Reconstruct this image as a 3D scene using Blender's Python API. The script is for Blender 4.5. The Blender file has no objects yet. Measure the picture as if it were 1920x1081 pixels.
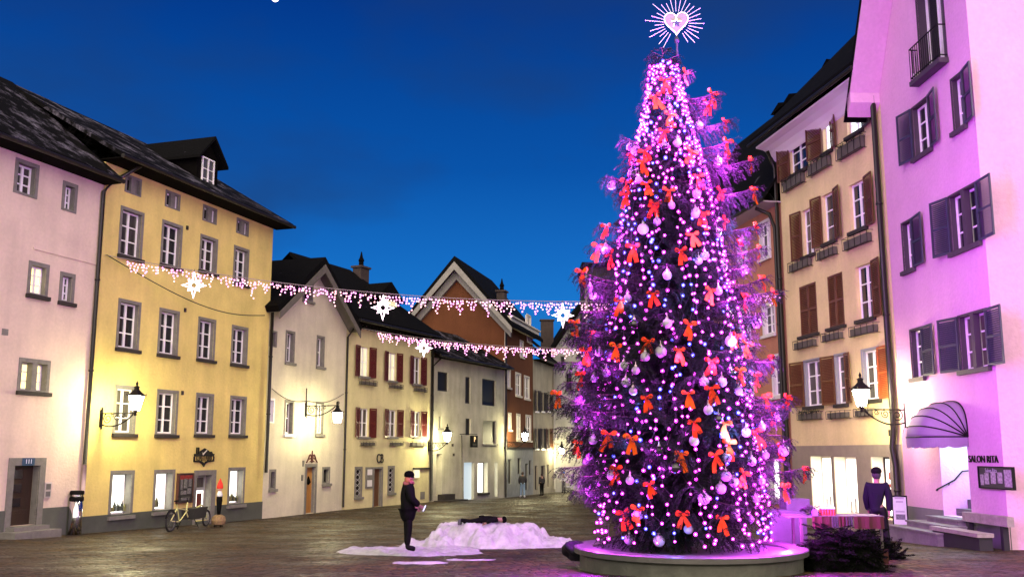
import bpy, math, random
from mathutils import Vector, Matrix
R = math.radians
random.seed(7)
sc = bpy.context.scene
COL = sc.collection
# ---------------------------------------------------------------- camera
FPX = 1843.0
PITCH = math.atan((848.0 - 540.5) / FPX)
CAMZ = 2.7
cd = bpy.data.cameras.new('camera'); cam = bpy.data.objects.new('camera', cd); COL.objects.link(cam)
cam.location = (0, 0, CAMZ); cam.rotation_euler = (math.pi/2 + PITCH, 0, 0)
cd.sensor_width = 36; cd.lens = FPX / 1920 * 36; cd.clip_start = .1; cd.clip_end = 8000
sc.camera = cam
# ---------------------------------------------------------------- sky and exposure
w = bpy.data.worlds.new('World'); sc.world = w; w.use_nodes = True
nt = w.node_tree; bg = nt.nodes['Background']
tc = nt.nodes.new('ShaderNodeTexCoord'); sx = nt.nodes.new('ShaderNodeSeparateXYZ')
sky = nt.nodes.new('ShaderNodeTexSky'); sky.sky_type = 'NISHITA'; sky.sun_disc = False
sky.sun_elevation = R(-4.5); sky.sun_rotation = R(35); sky.altitude = 600; sky.ozone_density = 4
ramp = nt.nodes.new('ShaderNodeValToRGB'); cr = ramp.color_ramp
cr.elements[0].position = 0.0; cr.elements[0].color = (.006, .20, .66, 1)
cr.elements[1].position = .62; cr.elements[1].color = (.001, .022, .16, 1)
for p, c in ((.13, (.010, .20, .64, 1)), (.20, (.006, .145, .54, 1)), (.28, (.002, .088, .40, 1)), (.43, (.0006, .040, .26, 1))):
    e = cr.elements.new(p); e.color = c
nz = nt.nodes.new('ShaderNodeTexNoise'); nz.inputs['Scale'].default_value = 2.6; nz.inputs['Detail'].default_value = 5
mpn = nt.nodes.new('ShaderNodeMapping'); mpn.inputs['Scale'].default_value = (1, 1, 2.2); mpn.inputs['Location'].default_value = (.35, 0, .1)
cl = nt.nodes.new('ShaderNodeMapRange'); cl.inputs[1].default_value = .50; cl.inputs[2].default_value = .68; cl.inputs[3].default_value = 0; cl.inputs[4].default_value = .62
mxc = nt.nodes.new('ShaderNodeMixRGB'); mxc.inputs[2].default_value = (.012, .045, .16, 1)
add = nt.nodes.new('ShaderNodeMixRGB'); add.blend_type = 'ADD'; add.inputs[0].default_value = .15
L = nt.links.new
L(tc.outputs['Generated'], sx.inputs[0]); L(sx.outputs['Z'], ramp.inputs[0])
L(tc.outputs['Generated'], mpn.inputs[0]); L(mpn.outputs[0], nz.inputs[0]); L(nz.outputs[0], cl.inputs[0]); L(cl.outputs[0], mxc.inputs[0])
L(ramp.outputs[0], mxc.inputs[1]); L(mxc.outputs[0], add.inputs[1]); L(sky.outputs[0], add.inputs[2])
L(add.outputs[0], bg.inputs[0]); bg.inputs[1].default_value = .40
sc.view_settings.view_transform = 'Standard'; sc.view_settings.look = 'None'
sc.view_settings.exposure = 1.3; sc.view_settings.gamma = 1
# added fill sun behind the camera, standing in for dusk glow on the walls
sd_ = bpy.data.lights.new('fill_sun', 'SUN'); sd_.energy = 3.3; sd_.angle = R(125); sd_.color = (1, .84, .64); so_ = bpy.data.objects.new('fill_sun', sd_); COL.objects.link(so_)
so_.rotation_euler = Vector((-.02, 1, -.30)).to_track_quat('-Z', 'Y').to_euler()
cy = sc.cycles
cy.use_denoising = True; cy.max_bounces = 6; cy.diffuse_bounces = 3; cy.glossy_bounces = 3
cy.sample_clamp_indirect = 3; cy.sample_clamp_direct = 0; cy.use_light_tree = True; cy.caustics_reflective = False; cy.caustics_refractive = False
LAMP, TREEW = 150.0, 6300.0
# ---------------------------------------------------------------- geometry helpers
def gdep(y):
    pts = ((-200, -3), (0, 1.5), (33.6, 2.70), (45, 2.92), (62, 2.95), (71, 3.15), (90, 3.45), (150, 3.6), (5000, 3.7))
    for (a, b), (c, d) in zip(pts, pts[1:]):
        if y <= c: return b + (d-b) * (y-a) / (c-a)
    return 3.7
def gz(x, y): return CAMZ - gdep(y)
def ray(px, py):
    a = (px-960)/FPX; b = -(py-540.5)/FPX
    return Vector((a, math.cos(PITCH) - b*math.sin(PITCH), math.sin(PITCH) + b*math.cos(PITCH)))
def at(px, py, D):
    r = ray(px, py); t = D / r.y
    return Vector((0, 0, CAMZ)) + r*t
def ghit(px, py):
    r = ray(px, py); t = 5.0
    while t < 400:
        p = Vector((0, 0, CAMZ)) + r*t
        if p.z <= gz(p.x, p.y): return Vector((p.x, p.y, gz(p.x, p.y)))
        t += .02
    return p
class Fac:
    """vertical facade plane: origin, direction left to right as seen from the square"""
    def __init__(s, O, d):
        s.O = Vector((O[0], O[1], 0)); s.d = Vector((d[0], d[1], 0)).normalized()
        s.i = Vector((-s.d.y, s.d.x, 0)); s.rz = math.atan2(s.d.y, s.d.x)
    def uv(s, px, py, y=0):
        r = ray(px, py); C = Vector((0, 0, CAMZ)); O = s.O + s.i*y
        t = (O - C).dot(s.i) / r.dot(s.i); p = C + r*t
        return (p - s.O).dot(s.d), p.z
    def w(s, u, y=0, z=0):
        p = s.O + s.d*u + s.i*y; return Vector((p.x, p.y, z))
def vpdir(vpx, back=False):
    t = (vpx-960)/FPX*math.cos(PITCH); v = Vector((t, 1, 0)).normalized()
    return -v if back else v
# ---------------------------------------------------------------- materials
MATS = {}
def mat(name, col, rough=.7, metal=0, var=0, vs=3.0, bump=0, bs=30.0, emit=None, es=0, spec=.5, col2=None, tr=0, clear=0, nosample=False, stretch=None):
    if name in MATS: return MATS[name]
    m = bpy.data.materials.new(name); m.use_nodes = True; t = m.node_tree; b = t.nodes['Principled BSDF']
    b.inputs['Base Color'].default_value = (*col, 1); b.inputs['Roughness'].default_value = rough; b.inputs['Metallic'].default_value = metal
    b.inputs['Specular IOR Level'].default_value = spec
    if clear: b.inputs['Coat Weight'].default_value = clear
    if emit: b.inputs['Emission Color'].default_value = (*emit, 1); b.inputs['Emission Strength'].default_value = es
    if var or bump or col2:
        tcn = t.nodes.new('ShaderNodeTexCoord'); src = tcn.outputs['Object']
        if stretch:
            mp = t.nodes.new('ShaderNodeMapping'); mp.inputs['Scale'].default_value = stretch; t.links.new(src, mp.inputs[0]); src = mp.outputs[0]
    if var or col2:
        n = t.nodes.new('ShaderNodeTexNoise'); n.inputs['Scale'].default_value = vs; n.inputs['Detail'].default_value = 6; n.inputs['Roughness'].default_value = .62
        r = t.nodes.new('ShaderNodeMapRange'); r.inputs[1].default_value = .32; r.inputs[2].default_value = .7
        mx = t.nodes.new('ShaderNodeMixRGB')
        c2 = col2 or tuple(c*(1-var) for c in col)
        mx.inputs[1].default_value = (*c2, 1); mx.inputs[2].default_value = (*col, 1)
        t.links.new(src, n.inputs[0]); t.links.new(n.outputs[0], r.inputs[0]); t.links.new(r.outputs[0], mx.inputs[0]); t.links.new(mx.outputs[0], b.inputs['Base Color'])
    if bump:
        n2 = t.nodes.new('ShaderNodeTexNoise'); n2.inputs['Scale'].default_value = bs; n2.inputs['Detail'].default_value = 5
        bp = t.nodes.new('ShaderNodeBump'); bp.inputs['Strength'].default_value = bump; bp.inputs['Distance'].default_value = .02
        t.links.new(src, n2.inputs[0]); t.links.new(n2.outputs[0], bp.inputs['Height']); t.links.new(bp.outputs[0], b.inputs['Normal'])
    if nosample: m.cycles.emission_sampling = 'NONE'
    MATS[name] = m; return m
def plaster(name, col, streak=.16):
    """lime render: blotches, fine grain, faint vertical run-off stains"""
    if name in MATS: return MATS[name]
    m = mat(name, col, rough=.92, bump=.8, bs=11, spec=.2); t = m.node_tree; b = t.nodes['Principled BSDF']
    tcn = t.nodes.new('ShaderNodeTexCoord')
    def noise(scale, st, d=6):
        mp = t.nodes.new('ShaderNodeMapping'); mp.inputs['Scale'].default_value = st
        n = t.nodes.new('ShaderNodeTexNoise'); n.inputs['Scale'].default_value = scale; n.inputs['Detail'].default_value = d
        t.links.new(tcn.outputs['Object'], mp.inputs[0]); t.links.new(mp.outputs[0], n.inputs[0]); return n
    a = noise(.7, (1, 1, 1)); c = noise(.9, (2.2, 2.2, .35), 5); e = noise(9, (1, 1, 1))
    def mr(n, lo, hi, x, y):
        r = t.nodes.new('ShaderNodeMapRange'); r.inputs[1].default_value = lo; r.inputs[2].default_value = hi; r.inputs[3].default_value = x; r.inputs[4].default_value = y
        t.links.new(n.outputs[0], r.inputs[0]); return r
    ra = mr(a, .3, .7, 1-streak, 1.04); rc = mr(c, .35, .6, 1-streak*.45, 1); re = mr(e, .3, .7, .94, 1.03)
    m1 = t.nodes.new('ShaderNodeMath'); m1.operation = 'MULTIPLY'; m2 = t.nodes.new('ShaderNodeMath'); m2.operation = 'MULTIPLY'
    t.links.new(ra.outputs[0], m1.inputs[0]); t.links.new(rc.outputs[0], m1.inputs[1]); t.links.new(m1.outputs[0], m2.inputs[0]); t.links.new(re.outputs[0], m2.inputs[1])
    vm = t.nodes.new('ShaderNodeVectorMath'); vm.operation = 'SCALE'; vm.inputs[0].default_value = col
    t.links.new(m2.outputs[0], vm.inputs['Scale']); t.links.new(vm.outputs[0], b.inputs['Base Color'])
    return m
def bulbmat(name, edge, core, es):
    """bulb with its halo painted in: bright in the middle, coloured towards its rim"""
    m = bpy.data.materials.new(name); m.use_nodes = True; t = m.node_tree; b = t.nodes['Principled BSDF']
    b.inputs['Base Color'].default_value = (*edge, 1); b.inputs['Emission Strength'].default_value = 1
    lw = t.nodes.new('ShaderNodeLayerWeight'); lw.inputs[0].default_value = .5
    rp = t.nodes.new('ShaderNodeValToRGB'); rp.color_ramp.elements[0].position = .01; rp.color_ramp.elements[1].position = .20  # halo painted into the emission colour, from pale core to coloured rim
    rp.color_ramp.elements[0].color = (*core, 1); rp.color_ramp.elements[1].color = (*edge, 1)
    t.links.new(lw.outputs['Facing'], rp.inputs[0]); t.links.new(rp.outputs[0], b.inputs['Emission Color'])
    b.inputs['Emission Strength'].default_value = es
    m.cycles.emission_sampling = 'NONE'
    MATS[name] = m; return m
# ---------------------------------------------------------------- mesh builder
class MB:
    def __init__(s): s.v = []; s.f = []; s.mi = []; s.cur = 0
    def quad(s, *pts):
        n = len(s.v); s.v += [tuple(p) for p in pts]; s.f.append(tuple(range(n, n+len(pts)))); s.mi.append(s.cur); return s
    def box(s, x0, x1, y0, y1, z0, z1, M=None):
        c = [Vector((x, y, z)) for z in (z0, z1) for y in (y0, y1) for x in (x0, x1)]
        if M is not None: c = [M @ p for p in c]
        n = len(s.v); s.v += [tuple(p) for p in c]
        for f in ((0, 2, 3, 1), (4, 5, 7, 6), (0, 1, 5, 4), (2, 6, 7, 3), (0, 4, 6, 2), (1, 3, 7, 5)):
            s.f.append(tuple(n+i for i in f)); s.mi.append(s.cur)
        return s
    def bar(s, a, b, wx, wz=None):
        """square bar between two points"""
        a = Vector(a); b = Vector(b); d = (b-a); l = d.length; wz = wz or wx
        q = d.to_track_quat('Y', 'Z').to_matrix().to_4x4(); M = Matrix.Translation(a) @ q
        return s.box(-wx/2, wx/2, 0, l, -wz/2, wz/2, M)
    def tube(s, pts, r, n=6, cap=True):
        pts = [Vector(p) for p in pts]; k = len(pts); rr = r if isinstance(r, (list, tuple)) else [r]*k
        base = len(s.v); up = Vector((0, 0, 1))
        for i, p in enumerate(pts):
            t = (pts[min(i+1, k-1)] - pts[max(i-1, 0)])
            t = t.normalized() if t.length > 1e-9 else Vector((0, 0, 1))
            if abs(t.dot(up)) > .95: a = t.cross(Vector((1, 0, 0))).normalized()
            else: a = t.cross(up).normalized()
            b = t.cross(a).normalized()
            for j in range(n):
                an = 2*math.pi*j/n; s.v.append(tuple(p + (a*math.cos(an) + b*math.sin(an))*rr[i]))
        for i in range(k-1):
            for j in range(n):
                j2 = (j+1) % n
                s.f.append((base+i*n+j, base+i*n+j2, base+(i+1)*n+j2, base+(i+1)*n+j)); s.mi.append(s.cur)
        if cap:
            s.f.append(tuple(base+j for j in range(n))); s.mi.append(s.cur)
            s.f.append(tuple(base+(k-1)*n+j for j in reversed(range(n)))); s.mi.append(s.cur)
        return s
    def lathe(s, prof, c=(0, 0, 0), n=16, a0=0, sy=1.0):
        base = len(s.v); k = len(prof)
        for r, z in prof:
            for j in range(n):
                an = a0 + 2*math.pi*j/n; s.v.append((c[0]+r*math.cos(an), c[1]+r*math.sin(an)*sy, c[2]+z))
        for i in range(k-1):
            for j in range(n):
                j2 = (j+1) % n; s.f.append((base+i*n+j, base+i*n+j2, base+(i+1)*n+j2, base+(i+1)*n+j)); s.mi.append(s.cur)
        s.f.append(tuple(base+j for j in reversed(range(n)))); s.mi.append(s.cur)
        s.f.append(tuple(base+(k-1)*n+j for j in range(n))); s.mi.append(s.cur)
        return s
    def ball(s, c, r, n=12, m=8, sc_=(1, 1, 1)):
        pr = [(max(math.sin(math.pi*i/m), .001)*r, -math.cos(math.pi*i/m)*r) for i in range(m+1)]
        b = len(s.v); s.lathe(pr, (0, 0, 0), n)
        for i in range(b, len(s.v)):
            x, y, z = s.v[i]; s.v[i] = (c[0]+x*sc_[0], c[1]+y*sc_[1], c[2]+z*sc_[2])
        return s
    def prism(s, poly, y0, y1, M=None):
        """outline in local x,z extruded along y"""
        n = len(poly); b = len(s.v)
        for y in (y0, y1):
            for x, z in poly:
                p = Vector((x, y, z)); p = M @ p if M is not None else p; s.v.append(tuple(p))
        s.f.append(tuple(b+i for i in range(n))); s.mi.append(s.cur)
        s.f.append(tuple(b+n+i for i in reversed(range(n)))); s.mi.append(s.cur)
        for i in range(n):
            j = (i+1) % n; s.f.append((b+i, b+n+i, b+n+j, b+j)); s.mi.append(s.cur)
        return s
    def build(s, name, mats, parent=None, smooth=False, loc=None):
        me = bpy.data.meshes.new(name); me.from_pydata(s.v, [], s.f)
        if not isinstance(mats, (list, tuple)): mats = [mats]
        for m in mats: me.materials.append(m)
        if len(mats) > 1: me.polygons.foreach_set('material_index', s.mi)
        if smooth: me.polygons.foreach_set('use_smooth', [True]*len(me.polygons))
        me.update(); o = bpy.data.objects.new(name, me); COL.objects.link(o)
        if parent: o.parent = parent
        if loc: o.location = loc
        return o
def tag(o, label=None, cat=None, group=None, kind=None):
    if label: o['label'] = label
    if cat: o['category'] = cat
    if group: o['group'] = group
    if kind: o['kind'] = kind
    return o
def empty(name, loc=(0, 0, 0), rz=0, label=None, cat=None, group=None):
    o = bpy.data.objects.new(name, None); COL.objects.link(o); o.location = loc; o.rotation_euler = (0, 0, rz); o.empty_display_size = .3
    return tag(o, label, cat, group)
def copy_tree(o, parent=None):
    c = o.copy(); COL.objects.link(c); c.parent = parent
    for ch in list(o.children): copy_tree(ch, c)
    return c
def text(s, size, ext, name, m, parent, M, align='CENTER'):
    cu = bpy.data.curves.new(name, 'FONT'); cu.body = s; cu.size = size; cu.extrude = ext; cu.align_x = align; cu.align_y = 'CENTER'; cu.resolution_u = 3
    to = bpy.data.objects.new(name, cu); COL.objects.link(to)
    dg = bpy.context.evaluated_depsgraph_get(); me = bpy.data.meshes.new_from_object(to.evaluated_get(dg)); bpy.data.objects.remove(to)
    me.materials.clear(); me.materials.append(m)
    o = bpy.data.objects.new(name, me); COL.objects.link(o); o.parent = parent; o.matrix_local = M
    return o
def face_M(u, y, z, sx_=1.0):
    """text standing upright in a facade's local frame"""
    return Matrix.Translation((u, y, z)) @ Matrix.Rotation(R(90), 4, 'X') @ Matrix.Diagonal((sx_, 1, 1, 1))
def weld(o, smooth=True):
    import bmesh
    bm = bmesh.new(); bm.from_mesh(o.data); bmesh.ops.remove_doubles(bm, verts=bm.verts[:], dist=.0005)
    for f in bm.faces: f.smooth = smooth
    bmesh.ops.recalc_face_normals(bm, faces=bm.faces[:]); bm.to_mesh(o.data); bm.free(); return o
# ---------------------------------------------------------------- common materials
white = mat('white_paint', (.88, .88, .85), .5, var=.12, vs=6)
glass = mat('dark_window_glass', (.012, .014, .018), .08, spec=.6, bump=.05, bs=3)
glass2 = mat('curtained_glass', (.10, .095, .075), .15, var=.5, vs=4, stretch=(6, 1, .6))
lit_y = mat('warm_lit_glass', (.6, .5, .2), .3, emit=(1, .82, .30), es=1.0, var=.2)
lit_w = mat('shop_lit_glass', (.6, .6, .5), .3, emit=(1, .98, .86), es=1.8)
lit_c = mat('cool_lit_glass', (.6, .6, .5), .3, emit=(.80, .95, 1), es=.9)
stone = mat('grey_stone_trim', (.20, .195, .165), .85, var=.3, vs=5, bump=.3, bs=25)
stone_d = mat('dark_stone_sill', (.028, .023, .018), .85, var=.4, vs=6)
iron = mat('black_wrought_iron', (.010, .009, .009), .6, metal=.2, spec=.2)
pipe_m = mat('dark_brown_pipe', (.010, .008, .007), .45, metal=.2, var=.3, vs=8)
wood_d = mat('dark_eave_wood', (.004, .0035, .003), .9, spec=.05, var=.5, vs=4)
def tilemat(name, snow=.25):
    m = mat(name, (.030, .027, .027), .9, spec=.08); t = m.node_tree; b = t.nodes['Principled BSDF']
    tcn = t.nodes.new('ShaderNodeTexCoord')
    n = t.nodes.new('ShaderNodeTexNoise'); n.inputs['Scale'].default_value = 1.1; n.inputs['Detail'].default_value = 8; n.inputs['Roughness'].default_value = .7
    r = t.nodes.new('ShaderNodeMapRange'); r.inputs[1].default_value = .66-snow*.5; r.inputs[2].default_value = .86-snow*.4
    mx = t.nodes.new('ShaderNodeMixRGB'); mx.inputs[1].default_value = (.003, .003, .003, 1); mx.inputs[2].default_value = (.26, .24, .31, 1)
    br = t.nodes.new('ShaderNodeTexBrick'); br.inputs['Scale'].default_value = 4.5; br.inputs['Mortar Size'].default_value = .03; br.inputs['Row Height'].default_value = .7; br.inputs['Brick Width'].default_value = .6
    br.inputs['Color1'].default_value = (1, 1, 1, 1); br.inputs['Color2'].default_value = (.7, .7, .7, 1); br.inputs['Mortar'].default_value = (0, 0, 0, 1)
    bp = t.nodes.new('ShaderNodeBump'); bp.inputs['Strength'].default_value = .8; bp.inputs['Distance'].default_value = .03
    mu = t.nodes.new('ShaderNodeMath'); mu.operation = 'MULTIPLY'
    K = t.links.new
    K(tcn.outputs['Object'], n.inputs[0]); K(tcn.outputs['Object'], br.inputs[0]); K(n.outputs[0], r.inputs[0]); K(r.outputs[0], mu.inputs[0]); K(br.outputs[0], mu.inputs[1])
    K(mu.outputs[0], mx.inputs[0]); K(mx.outputs[0], b.inputs['Base Color']); K(br.outputs[0], bp.inputs['Height']); K(bp.outputs[0], b.inputs['Normal'])
    return m
tile_s = tilemat('snow_dusted_roof_tiles', .3); tile_d = tilemat('dark_roof_tiles', .02)
# ================================================================ setting: ground
def ground_mat():
    m = mat('cobbled_square', (.1, .08, .05), .5, spec=.32); t = m.node_tree; b = t.nodes['Principled BSDF']; K = t.links.new
    tcn = t.nodes.new('ShaderNodeTexCoord')
    wn = t.nodes.new('ShaderNodeTexNoise'); wn.inputs['Scale'].default_value = .35; wn.inputs['Detail'].default_value = 2
    wm = t.nodes.new('ShaderNodeVectorMath'); wm.operation = 'MULTIPLY_ADD'; wm.inputs[1].default_value = (.9, .9, 0)
    K(tcn.outputs['Object'], wn.inputs[0]); K(wn.outputs['Color'], wm.inputs[0]); K(tcn.outputs['Object'], wm.inputs[2])
    v = t.nodes.new('ShaderNodeTexVoronoi'); v.feature = 'DISTANCE_TO_EDGE'; v.inputs['Scale'].default_value = 5.0; v.inputs['Randomness'].default_value = .6
    v2 = t.nodes.new('ShaderNodeTexVoronoi'); v2.inputs['Scale'].default_value = 5.0; v2.inputs['Randomness'].default_value = .6
    K(wm.outputs[0], v.inputs['Vector']); K(wm.outputs[0], v2.inputs['Vector'])
    e = t.nodes.new('ShaderNodeMapRange'); e.inputs[1].default_value = 0; e.inputs[2].default_value = .18; K(v.outputs['Distance'], e.inputs[0])
    n = t.nodes.new('ShaderNodeTexNoise'); n.inputs['Scale'].default_value = .5; n.inputs['Detail'].default_value = 9; n.inputs['Roughness'].default_value = .7; K(tcn.outputs['Object'], n.inputs[0])
    sr = t.nodes.new('ShaderNodeSeparateColor'); K(v2.outputs['Color'], sr.inputs[0])
    c1 = t.nodes.new('ShaderNodeMixRGB'); c1.inputs[1].default_value = (.008, .0045, .001, 1); c1.inputs[2].default_value = (.105, .060, .015, 1); K(sr.outputs[0], c1.inputs[0])
    nr = t.nodes.new('ShaderNodeMapRange'); nr.inputs[1].default_value = .35; nr.inputs[2].default_value = .65; nr.inputs[3].default_value = .35; nr.inputs[4].default_value = 1.4; K(n.outputs[0], nr.inputs[0])
    em = t.nodes.new('ShaderNodeMath'); em.operation = 'MULTIPLY'; K(nr.outputs[0], em.inputs[0])
    e2 = t.nodes.new('ShaderNodeMapRange'); e2.inputs[3].default_value = .22; e2.inputs[4].default_value = 1; K(e.outputs[0], e2.inputs[0]); K(e2.outputs[0], em.inputs[1])
    vm = t.nodes.new('ShaderNodeVectorMath'); vm.operation = 'SCALE'; K(c1.outputs[0], vm.inputs[0]); K(em.outputs[0], vm.inputs['Scale']); K(vm.outputs[0], b.inputs['Base Color'])
    rr = t.nodes.new('ShaderNodeMapRange'); rr.inputs[1].default_value = .35; rr.inputs[2].default_value = .65; rr.inputs[3].default_value = .36; rr.inputs[4].default_value = .8; K(n.outputs[0], rr.inputs[0]); K(rr.outputs[0], b.inputs['Roughness'])
    n3 = t.nodes.new('ShaderNodeTexNoise'); n3.inputs['Scale'].default_value = 1.7; n3.inputs['Detail'].default_value = 4; K(tcn.outputs['Object'], n3.inputs[0])
    hm = t.nodes.new('ShaderNodeMath'); hm.operation = 'MULTIPLY_ADD'; hm.inputs[1].default_value = 2.2; K(n3.outputs[0], hm.inputs[0]); K(e.outputs[0], hm.inputs[2])
    bp = t.nodes.new('ShaderNodeBump'); bp.inputs['Strength'].default_value = 1; bp.inputs['Distance'].default_value = .06; K(hm.outputs[0], bp.inputs['Height']); K(bp.outputs[0], b.inputs['Normal'])
    return m
gm = MB(); ys = [-30, 0, 8] + [10+i*1.5 for i in range(20)] + [42, 46, 50, 56, 62, 66, 71, 80, 90, 110, 150, 400, 1500, 4000]
xs = [-3000, -300, -60, -30, -20, -10, 0, 10, 20, 30, 60, 300, 3000]
for y in ys:
    for x in xs: gm.v.append((x, y, gz(x, y)))
nx = len(xs)
for i in range(len(ys)-1):
    for j in range(nx-1): gm.f.append((i*nx+j, i*nx+j+1, (i+1)*nx+j+1, (i+1)*nx+j)); gm.mi.append(0)
tag(gm.build('ground', ground_mat(), smooth=True), kind='structure')
# far wooded hill behind the roofs
hm_ = MB(); hp = [(-420, 0), (-380, 95), (-330, 150), (-285, 156), (-240, 140), (-205, 126), (-170, 112), (-120, 70), (-40, 40), (60, 30), (200, 60), (420, 0)]
hm_.prism([(x*1.0, z) for x, z in hp], 0, 60); tag(hm_.build('hill', mat('dark_wooded_hill', (.02, .03, .05), .95, var=.4, vs=.05), loc=(-20, 760, -5)), kind='structure')
mo = MB(); mo.ball((0, 0, 0), 17, 24, 12)
o = mo.build('moon', mat('moon_surface', (.6, .6, .6), .9, emit=(.92, .88, .95), es=1.0, nosample=True, var=.3, vs=.1), smooth=True, loc=at(516, -3, 4200)); tag(o, 'pale moon cut off by the top edge of the deep blue sky', 'moon')
# ================================================================ houses
def wall_grid(mb, u0, u1, z0, z1, ops, y=0.0, depth=.2, extra=()):
    us = sorted(set([u0, u1] + [c for o in ops for c in o[:2] if u0 < c < u1] + list(extra)))
    zs = sorted(set([z0, z1] + [c for o in ops for c in o[2:4] if z0 < c < z1]))
    for i in range(len(us)-1):
        for j in range(len(zs)-1):
            uc = (us[i]+us[i+1])/2; zc = (zs[j]+zs[j+1])/2
            if any(o[0] < uc < o[1] and o[2] < zc < o[3] for o in ops): continue
            mb.quad((us[i], y, zs[j]), (us[i+1], y, zs[j]), (us[i+1], y, zs[j+1]), (us[i], y, zs[j+1]))
    for o in ops:
        a, b, c, d = max(o[0], u0), min(o[1], u1), max(o[2], z0), min(o[3], z1)
        if a >= b or c >= d: continue
        dp = y + (o[4] if len(o) > 4 and y == 0 else depth)
        if o[0] >= u0: mb.quad((a, y, c), (a, y, d), (a, dp, d), (a, dp, c))
        if o[1] <= u1: mb.quad((b, y, c), (b, dp, c), (b, dp, d), (b, y, d))
        if o[3] <= z1: mb.quad((a, y, d), (b, y, d), (b, dp, d), (a, dp, d))
        if o[2] >= z0: mb.quad((a, y, c), (a, dp, c), (b, dp, c), (b, y, c))
grnd = random.Random(5)
glass_r = mat('window_glass_dim_room', (.03, .028, .022), .1, spec=.6, var=.7, vs=2.5)
glass_c = mat('window_glass_half_curtain', (.09, .085, .07), .2, spec=.6, col2=(.010, .010, .012), vs=1.6, stretch=(3, 1, .3))
class House:
    def __init__(s, name, F, label, cat='house'):
        s.F = F; s.root = empty(name, s.F.O, F.rz, label, cat); s.ops = []; s.sur = []; s.zb = -4.0
    def rect(s, x0, x1, y0, y1, yy=0):
        ym = (y0+y1)/2; xm = (x0+x1)/2
        return s.F.uv(x0, ym, yy)[0], s.F.uv(x1, ym, yy)[0], s.F.uv(xm, y1, yy)[1], s.F.uv(xm, y0, yy)[1]
    def win(s, x0, x1, y0, y1, gl=None, cols=2, rows=3, sur=None, sw=.13, sill=stone_d, dep=.17, fr=white, shL=None, shR=None, shm=None, mull=0, fw=.062, open_=10, shade=None, bars=.022, side=0):
        u0, u1, z0, z1 = s.rect(x0, x1, y0, y1); s.ops.append((u0, u1, z0, z1, dep)); F = s.F
        if gl is None: gl = grnd.choice((glass, glass, glass, glass_r, glass_c))
        m = MB(); W = (u1-u0-mull*(0 if not mull else 1)); fy = dep-.04
        if side: u1f = u1-side
        else: u1f = u1
        m.box(u0, u0+fw, fy, dep+.03, z0, z1); m.box(u1-fw, u1, fy, dep+.03, z0, z1); m.box(u0+fw, u1-fw, fy, dep+.03, z1-fw, z1); m.box(u0+fw, u1-fw, fy, dep+.03, z0, z0+fw)
        for c in range(1, cols):
            uc = u0 + (u1-u0)*c/cols; tk = max(fw*.75, mull/2); m.box(uc-tk, uc+tk, fy-.01-(.03 if mull else 0), dep+.03, z0+fw, z1-fw)
        for r in range(1, rows):
            zc = z0 + (z1-z0)*r/rows; m.box(u0+fw, u1-fw, fy+.012, dep+.02, zc-bars, zc+bars)
        fo = m.build('window', fr, s.root)
        g = MB(); g.quad((u0+.01, dep, z0+.01), (u1-.01, dep, z0+.01), (u1-.01, dep, z1-.01), (u0+.01, dep, z1-.01)); g.build('pane', gl, fo)
        if sur:
            q = MB(); p = -.025
            q.box(u0-sw, u0, p, .01, z0-sw*.6, z1+sw); q.box(u1, u1+sw, p, .01, z0-sw*.6, z1+sw); q.box(u0, u1, p, .01, z1, z1+sw); q.box(u0, u1, p, .01, z0-sw*.6, z0)
            e_ = .005; q.box(u0, u0+e_, .011, fy-.001, z0+e_, z1-e_); q.box(u1-e_, u1, .011, fy-.001, z0+e_, z1-e_); q.box(u0, u1, .011, fy-.001, z1-e_, z1); q.box(u0, u1, .011, fy-.001, z0, z0+e_)
            if mull: q.box((u0+u1)/2-mull, (u0+u1)/2+mull, p, dep-.05, z0, z1)
            q.build('surround', sur, fo)
        if sill:
            q = MB(); e = (sw if sur else .03)+.05; zz = z0-(sw*.6 if sur else 0); q.box(u0-e, u1+e, -.13, -.027 if sur else -.001, zz-.10, zz-.005+.03); q.build('sill', sill, fo)
        for side_, spx in (('L', shL), ('R', shR)):
            if not spx: continue
            edge = u0 if side_ == 'L' else u1; u2 = F.uv(spx, (y0+y1)/2)[0]; wd = abs(u2-edge)
            wd = max(wd, .16); sh = MB(); sgn = -1 if side_ == 'L' else 1
            a = open_ if isinstance(open_, (int, float)) else open_[0 if side_ == 'L' else 1]
            Mx = Matrix.Translation((edge+sgn*.02, -.06, 0)) @ Matrix.Rotation(R(-sgn*a), 4, 'Z')
            wd = wd/max(math.cos(R(a)), .5)
            x0_, x1_ = (0, sgn*wd) if sgn > 0 else (sgn*wd, 0)
            b_ = .06
            sh.box(x0_, x0_+b_, -.02, .02, z0-.02, z1+.03, Mx); sh.box(x1_-b_, x1_, -.02, .02, z0-.02, z1+.03, Mx)
            for zz in (z0-.02, (z0+z1)/2-.04, z1-.04): sh.box(x0_+b_, x1_-b_, -.02, .02, zz, zz+.07, Mx)
            ns = max(6, int((z1-z0)/.06))
            for k in range(ns):
                zk = z0+.04+(z1-z0-.1)*k/ns
                sh.quad(*[Mx @ Vector(p) for p in ((x0_+b_, -.016, zk), (x1_-b_, -.016, zk), (x1_-b_, .016, zk+.058), (x0_+b_, .016, zk+.058))])
            sh.build('shutter', shm or shut_b, fo)
        return fo
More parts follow.
